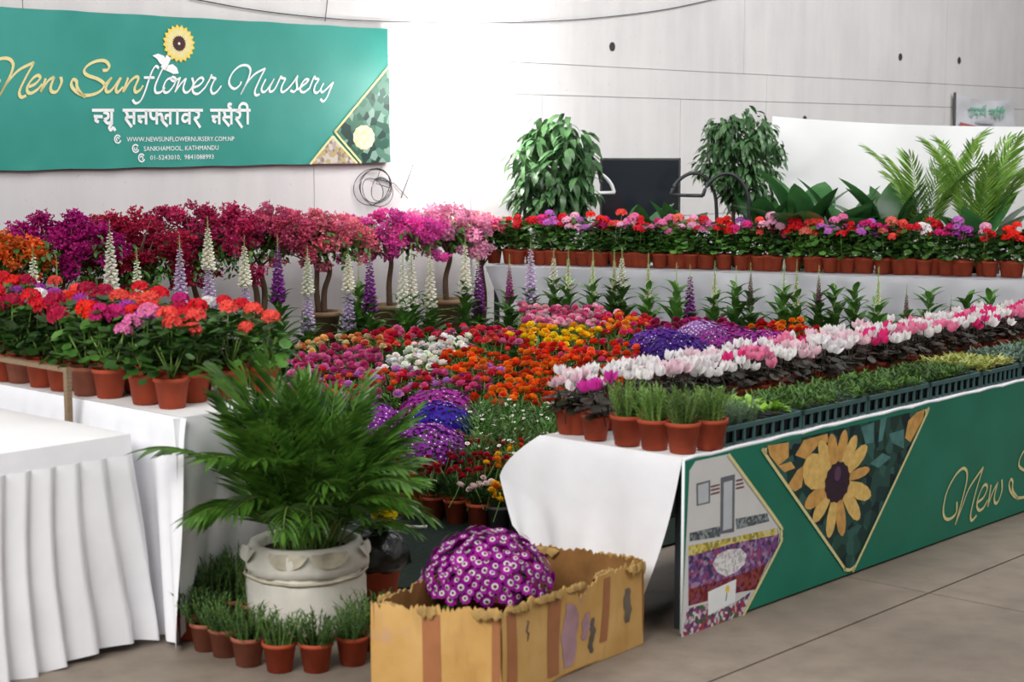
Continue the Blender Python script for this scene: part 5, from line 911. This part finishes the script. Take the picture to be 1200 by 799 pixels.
for i in range(90):
    th = U(0, 2 * pi); V, F = roundleaf(U(.03, .05), .3); rr = U(.05, .20); m.add(V, F, 0, Rz(th) @ Ry(U(-.1, .8)), (rr * cos(th), rr * sin(th), .22 + .16 * (1 - (rr / .22) ** 2) + U(-.05, .02)))
m.build('foliage', 'leaf_dark', ci)
Rr, Hh = .265, .24
for i in range(280):
    ph = math.acos(1 - (i + .5) / 280 * .93); th = i * 2.39996; d = np.array([Rr * sin(ph) * cos(th), Rr * sin(ph) * sin(th), Hh * cos(ph)]); nn = np.array([d[0] / Rr ** 2, d[1] / Rr ** 2, d[2] / Hh ** 2]); pz = math.atan2(math.hypot(nn[0], nn[1]), nn[2])
    inst('flower', FLO, ci, d * U(.90, 1.04) + np.array([U(-.012, .012), U(-.012, .012), .285]), (U(-.3, .3), pz + U(-.4, .4), th), U(.95, 1.55), jit('#9c1090', .22))

# ------------------------------------------------------------------ plants and things behind the back table
TC = [leaf_cluster('leaf_cluster', 'leaf_tree', 11, .14, .06, .085, .7) for _ in range(4)]; TC2 = [leaf_cluster('leaf_cluster', 'leaf_tree', 15, .10, .042, .085, .6) for _ in range(4)]
def tree(loc, label, zc, rx, rz_, n, cl, z_low):
    t = thing('bushy_tree', label, 'tree', loc, 0, 'potted trees behind the back table')
    m = MB(); m.lathe([(.16, 0), (.21, .34), (.225, .34), (.225, .38), (.2, .38), (.19, .34)], 18); m.disc(.195, .345, 18, 1); m.build('pot', ['pot_black', 'soil'], t)
    for dx in (-.06, .05):
        m = MB(); m.tube([(dx * .5, 0, .34), (dx, .02, zc * .6), (dx * 1.4, 0, zc)], [.028, .022, .012], 7); m.build('trunk', 'bark', t)
    for q in range(n):
        d = rng.normal(size=3); d /= np.linalg.norm(d); f = U(.45, 1) ** .6; z = zc + d[2] * rz_ * f; sx_ = 1 - .25 * max(0, (zc - z) / rz_)
        inst('leaf_cluster', random.choice(cl), t, (d[0] * rx * f * sx_, d[1] * rx * f * .8 * sx_, z), (U(-.2, .2), U(-.2, .2), U(0, 6)), U(.85, 1.2))
tree((.39, 15.75, .003), 'leafy tree with large glossy leaves near the flood lamp', 1.76, .40, .53, 120, TC, 1.2)
tree((2.12, 15.45, .003), 'bushy small-leaved tree at the left edge of the white tarpaulin', 1.90, .37, .43, 120, TC2, 1.4)
# dark panel
dp = thing('dark_panel', 'dark glossy flat panel with thin pale edge leaning by the wall', 'panel', (1.26, 16.42, .003), radians(-2))
m = MB(); m.box((-.375, -.012, .9), (.375, .012, 1.885)); m.build('panel_face', 'glass_dark', dp, smooth=False)
m = MB(); m.box((.375, -.016, .88), (.395, .016, 1.905)); m.box((-.395, -.016, 1.885), (.395, .016, 1.905)); m.box((-.395, -.016, .88), (-.375, .016, 1.905)); m.box((-.395, -.016, .88), (.395, .016, .9)); m.build('panel_frame', 'pot_grey', dp, smooth=False)
m = MB(); m.box((.395, -.018, .88), (.402, .018, 1.908)); m.build('edge_strip', 'steel_white', dp, smooth=False)
for x in (-.3, .26):
    m = MB(); m.box((x, -.02, 0), (x + .04, .02, .9)); m.build('stand_leg', 'tube_dark', dp, smooth=False)
# arched tube frames
def arch(loc, mat, label, flip=1, s=1.0, rz=0):
    t = thing('tube_frame', label, 'frame', loc, rz)
    def q(cx, cy, r, a0, a1, n=14): return [(flip * (cx + r * cos(a) * 1.15), cy, r * sin(a)) for a in np.linspace(a0, a1, n)]
    for nm, y in (('near_arch', -.1), ('far_arch', .1)):
        off = .0 if nm == 'near_arch' else .0
        dx = .27 if nm == 'near_arch' else 0
        pts = [(flip * (-.22 + dx), y, 1.58)] + [(flip * (x + dx), y, z) for x, z in ((-.19, 1.66), (-.13, 1.73), (-.05, 1.775), (.03, 1.775), (.10, 1.735), (.15, 1.67), (.185, 1.58), (.20, 1.45), (.205, 1.2), (.205, .0))]
        m = MB(); m.tube(smoothline(pts, 4), .017 * s, 7); m.build('arched_tube', mat, t)
    m = MB(); m.tube([(flip * -.22, .1, 1.58), (flip * .05, -.1, 1.58)], .017, 7); m.build('crossbar', mat, t)
arch((1.676, 15.2, .003), 'tube_dark', 'dark arched tube frame before the glossy panel, beside the bushy tree', 1)
arch((.76, 15.9, .003), 'steel_white', 'white arched tube frame left of the dark glossy panel', -1)
# broad-leaf plants
BLF = []
for k in range(4):
    V, F = leaf(.46, .24, U(.15, .4), .18, 9, .78); m = MB(); m.add(V, F, 0, None, (.0, 0, 0)); m.tube([(-.35, 0, -.02), (-.1, 0, .005), (.03, 0, .0)], [.008, .006, .004], 5, 1); BLF.append(m.mesh('broad_leaf', ['leaf_big', 'stem_green']))
def broad(loc, label, n, zt_, s=1.0, spread=.5):
    t = thing('broadleaf_plant', label, 'plant', loc, U(0, 6), 'broad-leaved plants behind the back table')
    m = MB(); m.lathe([(.12, 0), (.16, .85), (.17, .85), (.17, .9), (.15, .9), (.145, .86)], 16); m.disc(.148, .865, 16, 1); m.build('pot', ['pot_black', 'soil'], t)
    for i in range(n):
        th = i * 2.4 + U(-.3, .3); el = U(.55, 1.4); L = .36 * s; d = np.array([cos(el) * cos(th), cos(el) * sin(th), sin(el)])
        inst('broad_leaf', BLF[i % 4], t, d * .30 * s + np.array([0, 0, .86 + U(0, .12)]), (U(-.5, .5), -el + U(-.15, .15), th), s * U(.8, 1.1))
broad((1.18, 15.35, .003), 'broad-leaved plant below the dark panel', 7, 1.5, .9)
broad((1.5, 15.3, .003), 'second broad-leaved plant below the dark panel, nearer the dark frame', 6, 1.5, .85)
broad((2.25, 15.1, .003), 'broad-leaved plant below the small-leaved tree', 14, 1.6, 1.1)
broad((2.62, 14.98, .003), 'tallest broad-leaved plant before the white tarpaulin', 18, 1.7, 1.3)
broad((2.98, 14.9, .003), 'middle broad-leaved plant before the white tarpaulin', 18, 1.6, 1.1)
broad((3.34, 14.75, .003), 'broad-leaved plant left of the areca palms', 18, 1.6, 1.15)
broad((4.05, 14.45, .003), 'dark broad-leaved plant between the areca palms', 9, 1.5, 1.1)
# fern-like plants and yucca
for (x, y, lab, cnt, f0) in ((.90, 15.45, 'low ferny plant between the leafy tree and the dark panel', 14, .30), (1.68, 15.32, 'small arching plant in a tan pot before the dark panel', 12, .26), (3.52, 14.72, 'spiky variegated plant at the foot of the left areca', 12, .4)):
    t = thing('spiky_plant', lab, 'plant', (x, y, .003), 0)
    m = MB(); m.lathe([(.09, 0), (.11, 1.0), (.12, 1.0), (.12, 1.06), (.10, 1.06), (.10, 1.02)], 14); m.disc(.10, 1.03, 14, 1); m.build('pot', ['pot_tan', 'soil'], t)
    for i in range(cnt):
        V, F = leaf(f0 * U(.8, 1.2), .045, .5, .3, 6, .8); m = MB().add(V, F, 0); m.build('leaf', 'leaf_areca' if i % 3 == 0 else 'leaf_mid', t, loc=(0, 0, 1.04), rot=(0, -U(.5, 1.3), i * 2.4))
# areca palms
FA = [frond(U(1.25, 1.4), radians(88), radians(U(34, 62)), 19, .27, .34, 'leaf_areca', .022) for _ in range(4)]
for (x, y, lab, n, s_) in ((3.66, 14.75, 'left areca palm with thin arching fronds before the white tarpaulin', 10, .98), (4.10, 14.60, 'right areca palm, denser and yellower, before the white tarpaulin', 17, .95)):
    t = thing('areca_palm', lab, 'palm', (x, y, .003), 0, 'areca palms')
    m = MB(); m.lathe([(.14, 0), (.18, .95), (.19, .95), (.19, 1.0), (.17, 1.0), (.165, .96)], 16); m.disc(.168, .965, 16, 1); m.build('pot', ['pot_black', 'soil'], t)
    for i in range(n):
        th = i * 2.4 + U(-.3, .3); r = U(0, .09); inst('frond', FA[i % 4], t, (r * cos(th), r * sin(th), .96), (U(-.1, .1), U(-.12, .04), th), s_ * U(.72, 1.02))
# white tarpaulin partition
T0, T1 = np.array([2.48, 16.0, 0]), np.array([5.9, 15.25, 0])
tp = thing('tarpaulin_screen', 'bright white tarpaulin screen behind the palms at right', 'screen', T0)
dT = T1 - T0; nT = np.array([dT[1], -dT[0], 0]) / np.linalg.norm(dT)
m = MB(); m.grid(lambda u, v: tuple(dT * u + nT * (.03 * sin(9 * u) * (1 - v) + .015 * sin(23 * u + 4 * v)) + Zv * (.05 + (2.20 + .06 * (1 - u) ** 3 - .12 * u * (1 - u) - .03 * u) * v)), 60, 16); m.build('tarpaulin', 'tarp_white', tp)
for u in (0.01, .35, .7, .99):
    p = dT * u - nT * .06; m = MB(); m.tube([p, p + Zv * 2.1], .02, 8); m.build('post', 'steel_white', tp)
